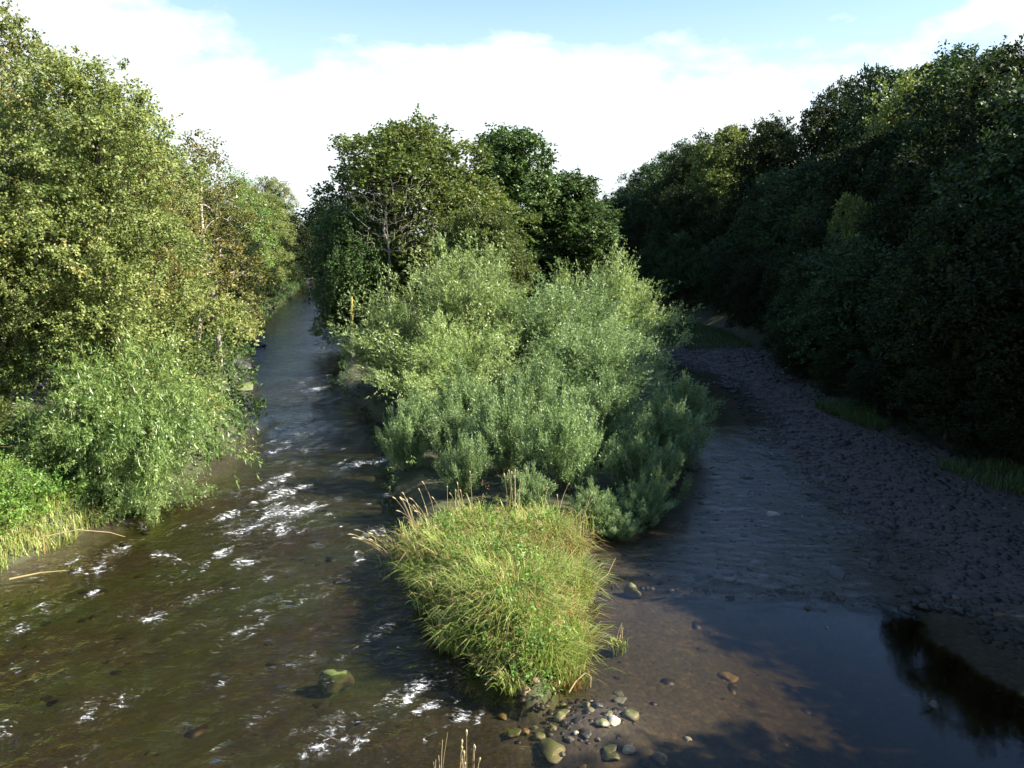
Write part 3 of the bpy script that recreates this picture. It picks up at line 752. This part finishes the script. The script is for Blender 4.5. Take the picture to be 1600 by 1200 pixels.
SH = [(-4.0, 30.2, 2.9, 1.2, 'leftmost grey green willow bush above the left channel'),
      (-2.2, 29.6, 2.5, 1.5, 'grey green willow bush, second from left channel'),
      (-1.6, 26.1, 2.1, 1.0, 'small rounded willow bush standing foremost behind grassy islet'),
      (-.2, 29.0, 3.1, 1.5, 'upright willow bush in middle of front row'),
      (1.9, 26.8, 3.3, 1.6, 'tall sunlit willow bush at right of front row'),
      (3.4, 30.5, 3.3, 1.9, 'shaded willow bush behind the tall sunlit one'),
      (4.6, 27.0, 2.7, 1.6, 'dark shaded willow bush at right corner of island front'),
      (6.2, 31.0, 3.0, 1.9, 'dark shaded willow bush along right channel edge'),
      (.8, 32.5, 3.4, 1.9, 'willow bush just behind the middle front bush'),
      (-1.8, 32.8, 3.2, 1.8, 'willow bush below the spreading willow'),
      (7.6, 35.2, 2.8, 1.8, 'farthest shaded willow bush beside right channel'),
      (.5, 25.0, 1.3, .9, 'low willow sprout between islet grass and front bushes'),
      (3.3, 23.7, 1.0, .8, 'low shaded sprout on bare shore right of islet top'),
      (4.2, 25.0, 1.5, 1.1, 'low shaded bush at corner of island above riffle'),
      (2.6, 24.4, 1.3, .9, 'low willow sprout just right of islet grass top')]
for x, y, h, rw, lab in SH:
    place('shrub', 'willow_bush', lab, 'bush', x, y, h * 1.04, rw * .84)

# slim yellow upright with a paler foot
o = bpy.data.objects.new('pole', None); COL.objects.link(o); o.location = (-12.0, 59.5, float(ground_z(-12.0, 59.5)) - .1)
tag(o, 'slim upright yellow post with pale foot under dark island tree', 'pole')
V, F = tubes(np.array([[0, 0, 2.0, .03, 0, 3.3, .125, .115], [.03, 0, 3.3, .05, .02, 4.7, .115, .085]]), 10)
link('shaft', mesh_np('pole_shaft', V, F, M['pole'], True), o)
V, F = tubes(np.array([[0, 0, -.3, 0, 0, 2.0, .15, .13]]), 10)
link('foot', mesh_np('pole_foot', V, F, M['pole_white'], True), o)

# ------------------------------------------------------------------ wooded slope on the right
WOOD = [(0, 22.3, 25.9, 9.3), (0, 21.8, 32.1, 9.6), (0, 20.8, 36.9, 9.6), (0, 22.0, 42.9, 7.5), (0, 20.6, 48.7, 8.6), (0, 21.2, 54.7, 7.8), (0, 23.2, 60.4, 9.2), (0, 23.4, 65.9, 7.6), (0, 22.6, 72.4, 7.2), (0, 22.9, 79.5, 7.8), (0, 22.7, 87.0, 8.0), (0, 20.4, 94.6, 9.0), (0, 18.4, 100.8, 9.0), (0, 15.6, 108.7, 8.0), (0, 12.7, 115.5, 7.6),
        (1, 26.6, 32.7, 9.8), (1, 25.5, 38.3, 13.1), (1, 27.0, 44.4, 13.0), (1, 26.5, 52.0, 11.0), (1, 28.1, 59.1, 10.1), (1, 28.7, 66.7, 12.7), (1, 29.3, 73.0, 10.1), (1, 28.8, 80.1, 12.9), (1, 28.1, 87.3, 11.7), (1, 25.1, 94.6, 10.4), (1, 21.4, 101.5, 12.2), (1, 18.8, 110.8, 9.9), (1, 18.1, 120.2, 11.2), (1, 17.0, 128.1, 12.6),
        (2, 32.3, 39.9, 12.6), (2, 34.1, 48.1, 13.2), (2, 33.6, 56.2, 13.8), (2, 34.0, 63.2, 15.9), (2, 34.7, 71.4, 15.4), (2, 35.6, 79.0, 17.0), (2, 34.0, 88.1, 16.5), (2, 30.5, 97.3, 14.9), (2, 27.5, 106.1, 15.2), (2, 25.6, 116.3, 13.8), (2, 23.1, 125.7, 13.7), (2, 22.6, 136.1, 13.7), (2, 21.5, 146.2, 13.0),
        (3, 41.2, 57.3, 12.5), (3, 41.3, 67.1, 14.0), (3, 42.2, 77.0, 14.5), (3, 41.6, 87.1, 14.8), (3, 38.9, 96.9, 15.6), (3, 33.0, 107.6, 13.9), (3, 31.7, 116.8, 13.7), (3, 29.9, 126.7, 14.3), (3, 29.7, 138.2, 14.0), (3, 28.0, 148.0, 13.0),
        # the wood goes on beside and behind the bridge, with a clearing opposite the islet
        (4, 33.0, 26.5, 15.5), (4, 34.0, 33.0, 15.0), (4, 40.5, 40.0, 14.0), (4, 39.5, 29.0, 13.0), (4, 29.5, 22.5, 13.0), (4, 28.3, 17.8, 11.5), (4, 26.0, 8.0, 13.0), (4, 22.2, 14.2, 8.8), (4, 24.5, 19.6, 12.0), (4, 22.0, 8.2, 12.5), (4, 27.0, 23.0, 11.0), (4, 37.0, 20.5, 11.0), (4, 23.5, 6.2, 15.0), (4, 29.0, 4.0, 14.0), (4, 24.5, -1.5, 13.0), (4, 31.0, -6.0, 14.0), (4, 41.0, 9.0, 7.5), (4, 36.0, 3.0, 13.5)]
WL = ['dark shaded tree at foot of right slope, %s along the gravel from the right edge', 'dark tree low on right wooded slope, %s of second rank from right edge',
      'tree high on right wooded slope below the crest, %s from right edge', 'crest tree on the right wooded slope, %s from right edge', 'tree of the right hand wood beyond the photo edge']
WG = ['trees at foot of right slope', 'second rank trees on right slope', 'upper trees on right slope', 'crest trees on right slope', 'wood beyond the right edge']
SPECIAL = {(2, 27.5): ('yellow green sunlit crown on skyline of the right wood', 'broad'), (2, 34.0): None,
           (3, 41.3): ('bluish dark crown at top right corner of the photo', None), (2, 34.7): ('highest sunlit olive crown on the right wooded slope', 'alder')}  # sunlit crowns get paler leaves: the sun is put into the colour
ORD = [0, 0, 0, 0]
NTH = ['first', 'second', 'third', 'fourth', 'fifth', 'sixth', 'seventh', 'eighth', 'ninth', 'tenth', 'eleventh', 'twelfth', 'thirteenth', 'fourteenth', 'fifteenth', 'sixteenth']
for i, (row, x, y, h) in enumerate(WOOD):
    k = ('wood_a', 'wood_b', 'wood_c')[(i * 7 + row) % 3]
    sp = SPECIAL.get((row, x))
    rw = min(max(h * .40, 3.3), 5.2)
    if sp: place(k, 'wood_tree', sp[0], 'tree', x, y, h, rw, leaf=sp[1])
    elif row == 4: place(k, 'wood_tree', WL[4], 'tree', x, y, h, rw, group=WG[4])
    else:
        ORD[row] += 1
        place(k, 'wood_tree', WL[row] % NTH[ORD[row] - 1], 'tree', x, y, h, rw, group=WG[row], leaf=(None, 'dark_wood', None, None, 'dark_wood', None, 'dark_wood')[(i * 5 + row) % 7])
for k, (x, y, h, nth) in enumerate([(19.9, 31.0, 3.2, 'nearest'), (19.3, 34.6, 3.6, 'second'), (19.0, 39.3, 3.0, 'third'), (19.4, 45.0, 3.4, 'fourth'), (19.6, 51.5, 3.2, 'fifth'), (20.6, 58.0, 3.6, 'farthest')]):
    place(('wood_a', 'wood_c')[k % 2], 'edge_bush', 'low dark bush at gravel edge below right wood, %s of six' % nth, 'bush', x, y, h, 2.3, group='bushes along gravel edge')
place('poplar', 'wood_tree', 'thin wispy tree top rising above crest of right wood', 'tree', 36.0, 66.0, 15.2, 1.6)
place('wood_a', 'sapling', 'small bright green sunlit crown among dark trees of right slope', 'tree', 23.9, 56.5, 9.8, 2.1, leaf='broad')  # paler leaf colour stands in for sun on this crown

# ------------------------------------------------------------------ grass and herbs
def blades(name, P, rng, mat, h, w, lean=.5, tone=0, hv=None, tonev=None, ang=None):
    n = len(P)
    hh = h * rng.uniform(.55, 1.2, (n, 1)) * (1 if hv is None else hv[:, None])
    a = rng.uniform(0, 6.283, n) if ang is None else ang
    dirh = np.stack([np.cos(a), np.sin(a), np.zeros(n)], 1)
    b = rng.uniform(.1, 1.0, (n, 1)) * lean
    side = np.stack([-np.sin(a + rng.normal(size=n) * .6), np.cos(a), np.zeros(n)], 1)
    up = np.array([0, 0, 1.])
    p0 = P; p1 = P + up * hh * .5 + dirh * hh * b * .22; p2 = P + up * hh * (.86 - .15 * b) + dirh * hh * b * .65; p3 = P + up * hh * (.98 - .42 * b) + dirh * hh * b * 1.15
    ws = w * rng.uniform(.6, 1.3, (n, 1))
    V = np.stack([p0 - side * ws * .4, p0 + side * ws * .4, p1 - side * ws * .5, p1 + side * ws * .5, p2 - side * ws * .35, p2 + side * ws * .35, p3], 1).reshape(-1, 3)
    k = (np.arange(n) * 7)[:, None]
    Q = np.concatenate([k + [0, 1, 3, 2], k + [2, 3, 5, 4]], 0)
    T = k + np.array([4, 5, 6])
    val = np.clip(.42 + tone + rng.normal(size=n) * .2 + (0 if tonev is None else tonev), 0, 1)
    return mesh_np(name, V, [Q, T], mat, False, {"v": ('FACE', np.concatenate([val, val, val]))})

def scatter(rng, n, x0, x1, y0, y1, keep):
    x = rng.uniform(x0, x1, n * 4); y = rng.uniform(y0, y1, n * 4)
    k = keep(x, y)
    x, y = x[k][:n], y[k][:n]
    return np.stack([x, y, ground_z(x, y) - .03], 1)

def on_islet(x, y):
    a = np.interp(y, IY, ILX); b = np.interp(y, JY, IRX)
    m = (vnoise(x, y, .7) - .5) * 1.0
    return (x > a - .05 + m * .4) & (x < np.minimum(b + .05, 1.9) + m * .4) & (y > 14.75 + m * .5) & (y < 22.9 + 2.6 * (vnoise(x + 11, y * .3, 1.1) - .5) - .25 * np.abs(x + .4) ** 1.5 + m)

rng = srand(41)
T = scatter(rng, 470, -5, 4, 14.5, 24.5, lambda x, y: on_islet(x, y) & (vnoise(x + 31, y, .8) < .66))
tr_ = rng.uniform(.05, .22, len(T)); th_ = rng.uniform(.3, 1.3, len(T)) * (.6 + .8 * vnoise(T[:, 0], T[:, 1], 1.2)) * (.55 + .45 * sstep(15, 17, T[:, 1])); tt_ = rng.normal(size=len(T)) * .2 + (vnoise(T[:, 0], T[:, 1], 1.6) - .45) * .5
k = rng.integers(0, len(T), 40000)
off = rng.normal(size=(len(k), 2)) * tr_[k][:, None]
P = T[k].copy(); P[:, :2] += off
islet = link('islet_grass', blades('islet_grass', P, rng, M['grass'], .84, .018, 1.1, hv=th_[k], tone=.2, tonev=tt_[k], ang=np.arctan2(off[:, 1], off[:, 0]) + rng.normal(size=len(k)) * .7))
tag(islet, 'tangled sunlit yellow green grass covering the islet tip', 'grass', kind='stuff')
W3 = scatter(rng, 80, -5, 4, 15.2, 24, on_islet)
W3 = np.repeat(W3, 7, 0); tq = np.tile(np.linspace(.25, 1, 7), len(W3) // 7)
W3[:, 2] += tq * np.repeat(rng.uniform(.6, 1.35, len(W3) // 7), 7); W3[:, :2] += np.repeat(rng.normal(size=(len(W3) // 7, 2)) * .22, 7, 0) * tq[:, None]
wm_ = leaf_mesh('islet_weeds', W3, unit(rng.normal(size=W3.shape) * .35 + np.array([0, 0, 1.])), rng, M['weed'], 2, 7, .2, .07, .022, spread=.35, up=.8, droop=.05, fwd=.8, flat=.7, fuzz=.03, cvar=.9)
tag(link('islet_weeds', wm_), 'tall ragged weeds with reddish brown seed stems above the islet grass', 'weeds', kind='stuff')
P2 = scatter(rng, 620, -5, 4, 14.6, 26.3, on_islet)
P2[:, 2] += (.25 + .75 * rng.random(len(P2))) * (.35 + .9 * vnoise(P2[:, 0], P2[:, 1], 1.2)) * .95
dd = unit(rng.normal(size=P2.shape) * .5 + np.array([0, 0, .7]))
herbs = link('islet_herbs', leaf_mesh('islet_herbs', P2, dd, rng, M['herb'], 3, 8, .34, .10, .042, spread=.7, up=.4, droop=.15, fwd=.5, flat=.6))
tag(herbs, 'leafy green herbs growing through the islet grass', 'herbs', kind='stuff')

def on_bank(x, y):
    xl = np.interp(y, LY, LX)
    return (x < xl - .05 + (vnoise(x, y, .8) - .5) * .6) & (x > xl - 7)
P = scatter(rng, 13000, -24, -12, 17, 27, on_bank)
bg = link('bank_grass', blades('bank_grass', P, rng, M['grass'], .55, .022, 1.2, tone=.2))
tag(bg, 'straw tinged grass on left bank at photo edge', 'grass', kind='stuff')
P2 = scatter(rng, 1500, -24, -13.5, 20, 28, lambda x, y: on_bank(x + .8, y))
P2[:, 2] += rng.random(len(P2)) * 1.1
bh = link('bank_herbs', leaf_mesh('bank_herbs', P2, unit(rng.normal(size=P2.shape) * .5 + np.array([0, 0, .7])), rng, M['herb'], 3, 8, .34, .12, .055, spread=.7, up=.4, droop=.15, fwd=.5, flat=.6))
tag(bh, 'bright green leafy herbs above the left bank grass', 'herbs', kind='stuff')
P2 = scatter(rng, 3000, -58, -12, 31, 196, lambda x, y: (np.interp(y, LY, LX) - x > -.5 - .6 * vnoise(x, y, 2)) & (np.interp(y, LY, LX) - x < 3.5))
P2[:, 2] += rng.random(len(P2)) * 1.3
tag(link('far_bank_herbs', leaf_mesh('far_bank_herbs', P2, unit(rng.normal(size=P2.shape) * .5 + np.array([0, 0, .6])), rng, M['dark'], 3, 8, .6, .24, .14, spread=.8, up=.3, droop=.3, fwd=.5, flat=.6)), 'dark low growth along the upstream left bank', 'herbs', kind='stuff')
P2 = scatter(rng, 1500, -30, 14, 25, 112, lambda x, y: ((np.abs(x - np.interp(y, IY, ILX) - .2) < .7) | ((np.abs(x - np.interp(y, JY, IRX) + .4) < .6) & (y < 62))))
P2[:, 2] += rng.random(len(P2)) * .8
tag(link('island_shore_herbs', leaf_mesh('island_shore_herbs', P2, unit(rng.normal(size=P2.shape) * .5 + np.array([0, 0, .6])), rng, M['dark'], 3, 8, .45, .16, .07, spread=.8, up=.4, droop=.3, fwd=.5, flat=.6)), 'dark low growth along the island shore', 'herbs', kind='stuff')
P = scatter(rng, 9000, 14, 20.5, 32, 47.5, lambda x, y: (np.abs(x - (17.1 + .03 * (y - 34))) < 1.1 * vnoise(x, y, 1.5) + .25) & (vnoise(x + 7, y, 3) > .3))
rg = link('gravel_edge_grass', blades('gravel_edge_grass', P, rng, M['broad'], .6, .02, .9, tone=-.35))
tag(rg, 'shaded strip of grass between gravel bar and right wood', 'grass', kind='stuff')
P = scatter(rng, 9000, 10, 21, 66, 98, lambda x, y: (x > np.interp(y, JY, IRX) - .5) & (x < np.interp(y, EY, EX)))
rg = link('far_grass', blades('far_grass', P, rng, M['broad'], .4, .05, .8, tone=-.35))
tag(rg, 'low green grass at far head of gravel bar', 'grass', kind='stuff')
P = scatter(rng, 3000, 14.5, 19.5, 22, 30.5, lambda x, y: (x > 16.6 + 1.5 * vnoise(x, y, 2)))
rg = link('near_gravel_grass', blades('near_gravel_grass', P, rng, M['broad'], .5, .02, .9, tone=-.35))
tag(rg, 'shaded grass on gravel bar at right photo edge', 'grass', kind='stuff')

def tuft(name, label, cat, x, y, n, h, spread, lean, seed, bend=(0, 0), heads=True, base_green=True, z=None):
    """a tuft of tall stalks: each stalk a curved thin stem with a drooping seed head"""
    rng = srand(seed)
    o = bpy.data.objects.new(name, None); COL.objects.link(o)
    o.location = (x, y, float(ground_z(x, y)) if z is None else z)
    tag(o, label, cat)
    for i in range(n):
        b = np.array([rng.normal() * spread, rng.normal() * spread, -.1]); H = h * rng.uniform(.7, 1.12)
        d = np.array([bend[0] + rng.normal() * lean, bend[1] + rng.normal() * lean, 0])
        pts = [b + np.array([0, 0, H * t * (1 - .16 * np.linalg.norm(d) * t * t)]) + d * H * t ** 2.2 for t in np.linspace(0, 1, 6)]
        V, F = tubes(np.array([[*pts[k], *pts[k + 1], .010 - .0011 * k, .010 - .0011 * (k + 1)] for k in range(5)]), 4)
        st = link('stalk', mesh_np('stalk', V, F, M['straw'], False, {"v": ('FACE', np.full(len(F), rng.random()))}), o)
        if heads:
            dv = unit(pts[5] - pts[4]); e = pts[5] + (dv + d * .5 + np.array([0, 0, -.25])) * .14; m_ = pts[5] * .45 + e * .55 + dv * .015
            V, F = tubes(np.array([[*pts[5], *m_, .008, .021], [*m_, *e, .021, .004]]), 5)
            link('seed_head', mesh_np('seed_head', V, F, M['straw'], False, {"v": ('FACE', np.full(len(F), .75))}), st)
    if base_green:
        m = 26 * n
        P = np.stack([rng.normal(size=m) * spread * 1.3, rng.normal(size=m) * spread * 1.3, np.full(m, -.1)], 1)
        tag(link('blades', blades(name + '_blades', P, rng, M['grass'], h * .5, .02, .8, tone=.05), o), kind='stuff')
    return o
tuft('reed_grass', 'arching straw coloured reed grass, leftmost tuft hanging over left channel', 'reeds', -3.2, 21.6, 6, 1.75, .16, .14, 51, (-.62, -.05))
tuft('reed_grass', 'dense tuft of plumed reed grass at top left of islet', 'reeds', -2.7, 22.9, 14, 1.65, .30, .13, 52, (-.22, 0))
tuft('reed_grass', 'plumed reed grass stems right of the dense top left tuft', 'reeds', -1.6, 23.3, 7, 1.5, .28, .12, 53, (-.08, 0))
tuft('reed_grass', 'thin upright dry stems behind middle of islet grass', 'reeds', .3, 23.6, 9, 1.55, .34, .08, 54, (.02, 0))
tuft('reed_grass', 'thin dry stems at right end of islet top', 'reeds', 1.5, 23.4, 7, 1.5, .38, .09, 55, (.08, 0))
tuft('reed_grass', 'single small tuft of green reed standing in the right pool', 'reeds', 2.45, 17.0, 5, .62, .07, .16, 56, (.05, 0), heads=False, z=-.15)
tuft('dry_stalks', 'looping pale dry stalks at bottom edge, left group', 'stalks', -1.22, 11.7, 5, 1.72, .07, .06, 57, (.0, .05), heads=False)
tuft('dry_stalks', 'upright pale dry stalks at bottom edge, right group', 'stalks', -.72, 11.7, 9, 1.66, .10, .05, 58, (.04, .02))

# ------------------------------------------------------------------ stones
def ico(sub):
    import bmesh
    bm = bmesh.new(); bmesh.ops.create_icosphere(bm, subdivisions=sub, radius=1)
    V = np.array([v.co[:] for v in bm.verts]); F = np.array([[v.index for v in f.verts] for f in bm.faces]); bm.free()
    return V, F
IV1, IF1 = ico(1)
IV3, IF3 = ico(3)

def cobbles(name, P, size, rng, mat, flat=.55):
    n = len(P)
    v = IV1[None] * (1 + rng.normal(size=(n, len(IV1), 1)) * .13)
    s = size[:, None, None] * np.stack([rng.uniform(.8, 1.4, n), rng.uniform(.7, 1.1, n), rng.uniform(.75, 1.2, n) * flat], 1)[:, None]
    v = v * s
    a = rng.uniform(0, 6.28, n); c, sn = np.cos(a)[:, None], np.sin(a)[:, None]
    x = v[..., 0] * c - v[..., 1] * sn; y = v[..., 0] * sn + v[..., 1] * c
    V = np.stack([x, y, v[..., 2]], -1) + P[:, None]
    F = (IF1[None] + (np.arange(n) * len(IV1))[:, None, None]).reshape(-1, 3)
    return mesh_np(name, V.reshape(-1, 3), F, mat, True, {"v": ('FACE', np.repeat(np.clip(rng.normal(.45, .24, n), 0, 1), len(IF1)))})

rng = srand(61)
def on_bar(x, y):
    gi = np.interp(y, GY, GX); xe = np.interp(y, EY, EX); ir = np.interp(y, JY, IRX)
    g = (x > gi - 1.0) & (x < xe - .3)
    return g & (rng.random(len(x)) < np.clip(30 / (y + 2), .1, 1))
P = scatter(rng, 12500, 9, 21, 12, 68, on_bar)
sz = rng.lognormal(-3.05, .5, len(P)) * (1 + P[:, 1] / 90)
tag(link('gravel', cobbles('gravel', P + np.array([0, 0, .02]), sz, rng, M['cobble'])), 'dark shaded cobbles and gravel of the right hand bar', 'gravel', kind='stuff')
def in_riffle(x, y):
    ir = np.interp(y, JY, IRX); gi = np.interp(y, GY, GX)
    line = 20.0 - .16 * (x - 2.5)
    return (x > ir) & (x < gi) & (y > line - .25) & (rng.random(len(x)) < np.where(y < line + .5, .2 + .8 * (vnoise(x, y, .9) > .5) * (x > 4.6), .15))
P = scatter(rng, 1300, 2, 15, 17.5, 34, in_riffle)
lip = np.abs(P[:, 1] - (20.0 - .16 * (P[:, 0] - 2.5))) < .5
P[:, 2] = np.where(lip, np.maximum(P[:, 2], -.055), P[:, 2])
tag(link('riffle_cobbles', cobbles('riffle_cobbles', P + np.array([0, 0, .02]), rng.lognormal(-2.55, .45, len(P)), rng, M['cobble'])), 'wet cobbles breaking the shallow riffle across right channel', 'cobbles', kind='stuff')
def in_bed(x, y):
    xl = np.interp(y, LY, LX); il = np.where(y < 14.3, 50, np.interp(y, IY, ILX)); ir = np.interp(y, JY, IRX); gi = np.interp(y, GY, GX)
    return ((x > xl + .5) & (x < il) & (y < 30)) | ((y > 14.3) & (x > ir) & (x < gi) & (y < 20))
P = scatter(rng, 3600, -15, 14, 11, 30, in_bed)
tag(link('bed_cobbles', cobbles('bed_cobbles', P + np.array([0, 0, -.02]), rng.lognormal(-2.5, .4, len(P)), rng, M['cobble'], .4)), 'brown cobbles seen through water on the river bed', 'cobbles', kind='stuff')
P = scatter(rng, 420, -.9, 3.0, 13.0, 15.4, lambda x, y: np.exp(-(((x - 1.2) / 1.0) ** 2 + ((y - 14.3) / .75) ** 2)) > rng.random(len(x)))
tag(link('tip_pebbles', cobbles('tip_pebbles', P + np.array([0, 0, .01]), rng.lognormal(-3.1, .4, len(P)), rng, M['cobble'])), 'small pebbles and debris at the islet tip waterline', 'pebbles', kind='stuff')

ROCKS = []
for i in range(5):
    r = srand(70 + i)
    d = IV3
    f = np.ones(len(d))
    for _ in range(11):
        ax = rand_dir(r, 1)[0]; q = d @ ax; c = r.uniform(.55, .92)
        f = np.where(q > c * 1.0, np.minimum(f, c / np.maximum(q, .01)), f)
    for _ in range(5):
        ax = rand_dir(r, 1)[0]; f = f + .035 * np.sin(d @ ax * r.uniform(3, 8) + r.uniform(0, 6))
    ROCKS.append((d * f[:, None], r.random(len(IF3))))
ROCKM = {}
def boulder(label, x, y, r, mat, var, ex, rot, top=.08):
    b = float(ground_z(x, y)) - .04; r = max(r, .23)
    return rock(label, x, y, r, mat, var, ex, (top - b) / 2 / r, .5, rot, z=(top + b) / 2 - .02)

def rock(label, x, y, r, mat, var, ex=1.0, ez=.6, sink=.3, rot=0, group=None, z=None):
    k = (var, mat)
    if k not in ROCKM:
        ROCKM[k] = mesh_np('stone', ROCKS[var][0], IF3, M[mat], True, {"v": ('FACE', np.full(len(IF3), .3 + .1 * var))})
    zz = float(ground_z(x, y)) - .02 if z is None else z
    o = link('river_stone', ROCKM[k], None, (x, y, zz + r * ez * (1 - sink * 2) + .02))
    o.scale = (r * ex, r, r * ez); o.rotation_euler = (.1 * math.sin(rot * 3), .12 * math.cos(rot * 5), rot)
    return tag(o, label, 'stone', group)
SMALL = 'small olive stone in the cluster off the islet tip'
SG = 'small stones off islet tip'
ST = [(0.28, 14.85, .17, 'st_brown', 0, 1.0, .8, 'orange brown round stone at left foot of islet grass'),
      (0.47, 15.0, .13, 'st_brown', 1, 1.0, .8, 'smaller brown stone touching the orange brown one'),
      (1.03, 14.72, .12, 'st_olive', 2, 1.0, .8, 'round olive stone at foot of islet grass'),
      (1.02, 14.4, .14, 'st_olive', 3, 1.2, .6, None), (.95, 14.15, .17, 'st_olive', 4, .8, .8, None),
      (1.5, 14.55, .13, 'st_olive', 0, .9, .9, None), (1.53, 14.35, .12, 'st_olive', 1, 1.1, .7, None), (1.62, 14.78, .07, 'st_pale', 2, 1, .7, 'tiny white stone right of islet tip'),
      (2.2, 14.95, .19, 'st_grey', 3, 1.2, .6, 'grey stone alone in the pool nearest the reed tuft'), (2.25, 15.35, .13, 'st_grey', 1, 1.3, .4, None),
      (2.32, 14.25, .21, 'st_olive', 4, 1.0, .75, 'large angular olive stone at right of the cluster'),
      (1.95, 13.98, .17, 'st_pale', 0, 1.25, .5, 'pale pinkish stone in middle of the cluster'),
      (1.72, 13.83, .17, 'st_olive', 1, 1.2, .7, None), (.05, 13.9, .19, 'st_olive', 2, 1.0, .7, 'pale olive stone at left of the cluster'),
      (.25, 13.88, .14, 'st_brown', 3, .9, .8, None), (.52, 13.7, .14, 'st_olive', 4, 1, .7, None),
      (.72, 13.32, .32, 'st_olive', 0, 1.35, .55, 'largest long olive stone below the cluster'),
      (.92, 13.2, .09, 'st_grey', 1, 1, .8, None), (1.8, 13.22, .17, 'st_olive', 2, 1.2, .6, None), (1.8, 13.05, .19, 'st_olive', 3, 1.3, .6, 'split olive stone toward bottom right of cluster'),
      (2.14, 13.25, .15, 'st_pale', 4, 1, .7, 'cream coloured stone at lower right of the cluster'),
      (2.68, 13.08, .19, 'st_grey', 0, 1.2, .8, 'square grey stone at lower right end of cluster'), (2.4, 12.97, .14, 'st_dark', 1, 1, .6, None),
      (1.27, 12.85, .09, 'st_brown', 2, 1, .8, 'small orange stone at bottom of the cluster'), (3.35, 13.7, .10, 'st_pale', 3, 1, .7, 'lone small pale stone in brown pool'),
      (1.72, 14.5, .13, 'st_dark', 4, 1, .7, None), (-.2, 14.55, .14, 'st_brown', 0, 1.2, .6, None), (.78, 13.85, .12, 'st_olive', 1, 1, .7, None), (1.4, 13.6, .13, 'st_dark', 2, 1.2, .6, None),
      (.45, 13.98, .08, 'st_olive', 3, 1, .7, None), (1.2, 13.65, .07, 'st_pale', 4, 1, .7, None), (1.6, 13.45, .07, 'st_grey', 0, 1, .7, None), (-.5, 13.05, .07, 'st_olive', 1, 1, .7, None), (1.9, 14.2, .09, 'st_olive', 2, 1, .7, None), (1.1, 13.5, .1, 'st_grey', 3, 1, .7, None)]
for i, (x, y, r, mt, var, ex, ez, lab) in enumerate(ST):
    r *= .84; ez *= .8
    if lab: rock(lab, x, y, r, mt, var, ex, ez, .3, i * 1.3)
    else: rock({'st_olive': SMALL, 'st_grey': 'small grey stone in the cluster off the islet tip', 'st_dark': 'small dark wet stone in the cluster off the islet tip', 'st_brown': 'small brown stone in the cluster off the islet tip', 'st_pale': 'tiny pale pebble within the cluster off the islet tip'}[mt], x, y, r, mt, var, ex, ez, .3, i * 1.3, SG + ' ' + mt[3:])
boulder('flat mossy green boulder alone in left channel', -3.72, 15.7, .30, 'st_moss', 3, 1.45, .3, .11)
RC = [(5.25, 20.6, .28, 'st_dark', 1, 'dark brown boulder in blue riffle, left of a pair'), (6.0, 20.8, .26, 'st_dark', 2, 'dark boulder in blue riffle, right of a pair'), (8.9, 26.0, .22, 'st_pale', 3, 'white stone standing out in shaded right channel'),
      (9.1, 20.9, .26, 'st_dark', 4, 'dark boulder at right end of riffle near gravel'), (7.4, 18.75, .24, 'st_dark', 0, 'dark stone on lip of the riffle'), (7.5, 17.65, .16, 'st_dark', 1, 'dark stone in blue pool, left of two below the riffle lip'), (8.5, 17.75, .14, 'st_dark', 2, 'dark stone in blue pool, right of two below the riffle lip'),
      (7.4, 16.1, .15, 'st_dark', 3, 'dark stone alone in middle of blue pool'), (8.4, 14.5, .19, 'st_dark', 4, 'dark stone nearest right bottom corner of blue pool'), (3.2, 20.0, .18, 'st_olive', 0, 'olive stone at the islet end of riffle'),
      (-22.6, 70.5, .9, 'st_dark', 1, 'dark boulder on left bank, farthest of three at channel edge'), (-20.0, 58.0, .8, 'st_dark', 2, 'dark boulder on left bank, middle of three at channel edge'), (-16.8, 49.3, .7, 'st_moss', 3, 'mossy boulder on left bank, nearest of three at channel edge')]
for i, (x, y, r, mt, var, lab) in enumerate(RC):
    if y < 25: boulder(lab, x, y, r, mt, var, 1.25, i * 1.7, .03 + r * .25)
    else: rock(lab, x, y, r, mt, var, 1.25, .55, .25, i * 1.7)
rock('squarish brown stone under water in sunlit pool', 4.75, 16.15, .2, 'st_brown', 2, 1.2, .5, .3, .4, z=float(ground_z(4.75, 16.15)) - .03)

def stick(label, pts, r):
    P = np.array(pts, float)
    rr = np.linspace(r, r * .4, len(P))
    V, F = tubes(np.concatenate([P[:-1], P[1:], rr[:-1, None], rr[1:, None]], 1), 6)
    o = link('driftwood_stick', mesh_np('driftwood_stick', V, F, M['straw'], True, {"v": ('FACE', np.full(len(F), .3))}))
    tag(o, label, 'driftwood')
stick('bent brown reed stem looping at right foot of islet', [(1.15, 14.75, .08), (1.3, 14.95, .2), (1.5, 15.1, .3), (1.62, 15.05, .25), (1.6, 14.9, .1)], .018)
stick('straight pale stick leaning out at left foot of islet', [(-.55, 15.0, .1), (-.2, 15.2, .35), (.15, 15.45, .65)], .018)
stick('thin bare stick reaching into pool from right side of islet', [(2.0, 19.2, .3), (2.5, 19.6, .5), (2.75, 20.0, .8)], .014)
stick('long pale stick lying in water below left bank grass', [(-13.6, 20.3, .06), (-13.0, 20.7, .07), (-12.4, 20.9, .05)], .03)
stick('dry reed stem hanging over water from left bank', [(-13.9, 22.6, .4), (-13.1, 22.9, .5), (-12.3, 23.2, .3), (-11.9, 23.3, .12)], .018)
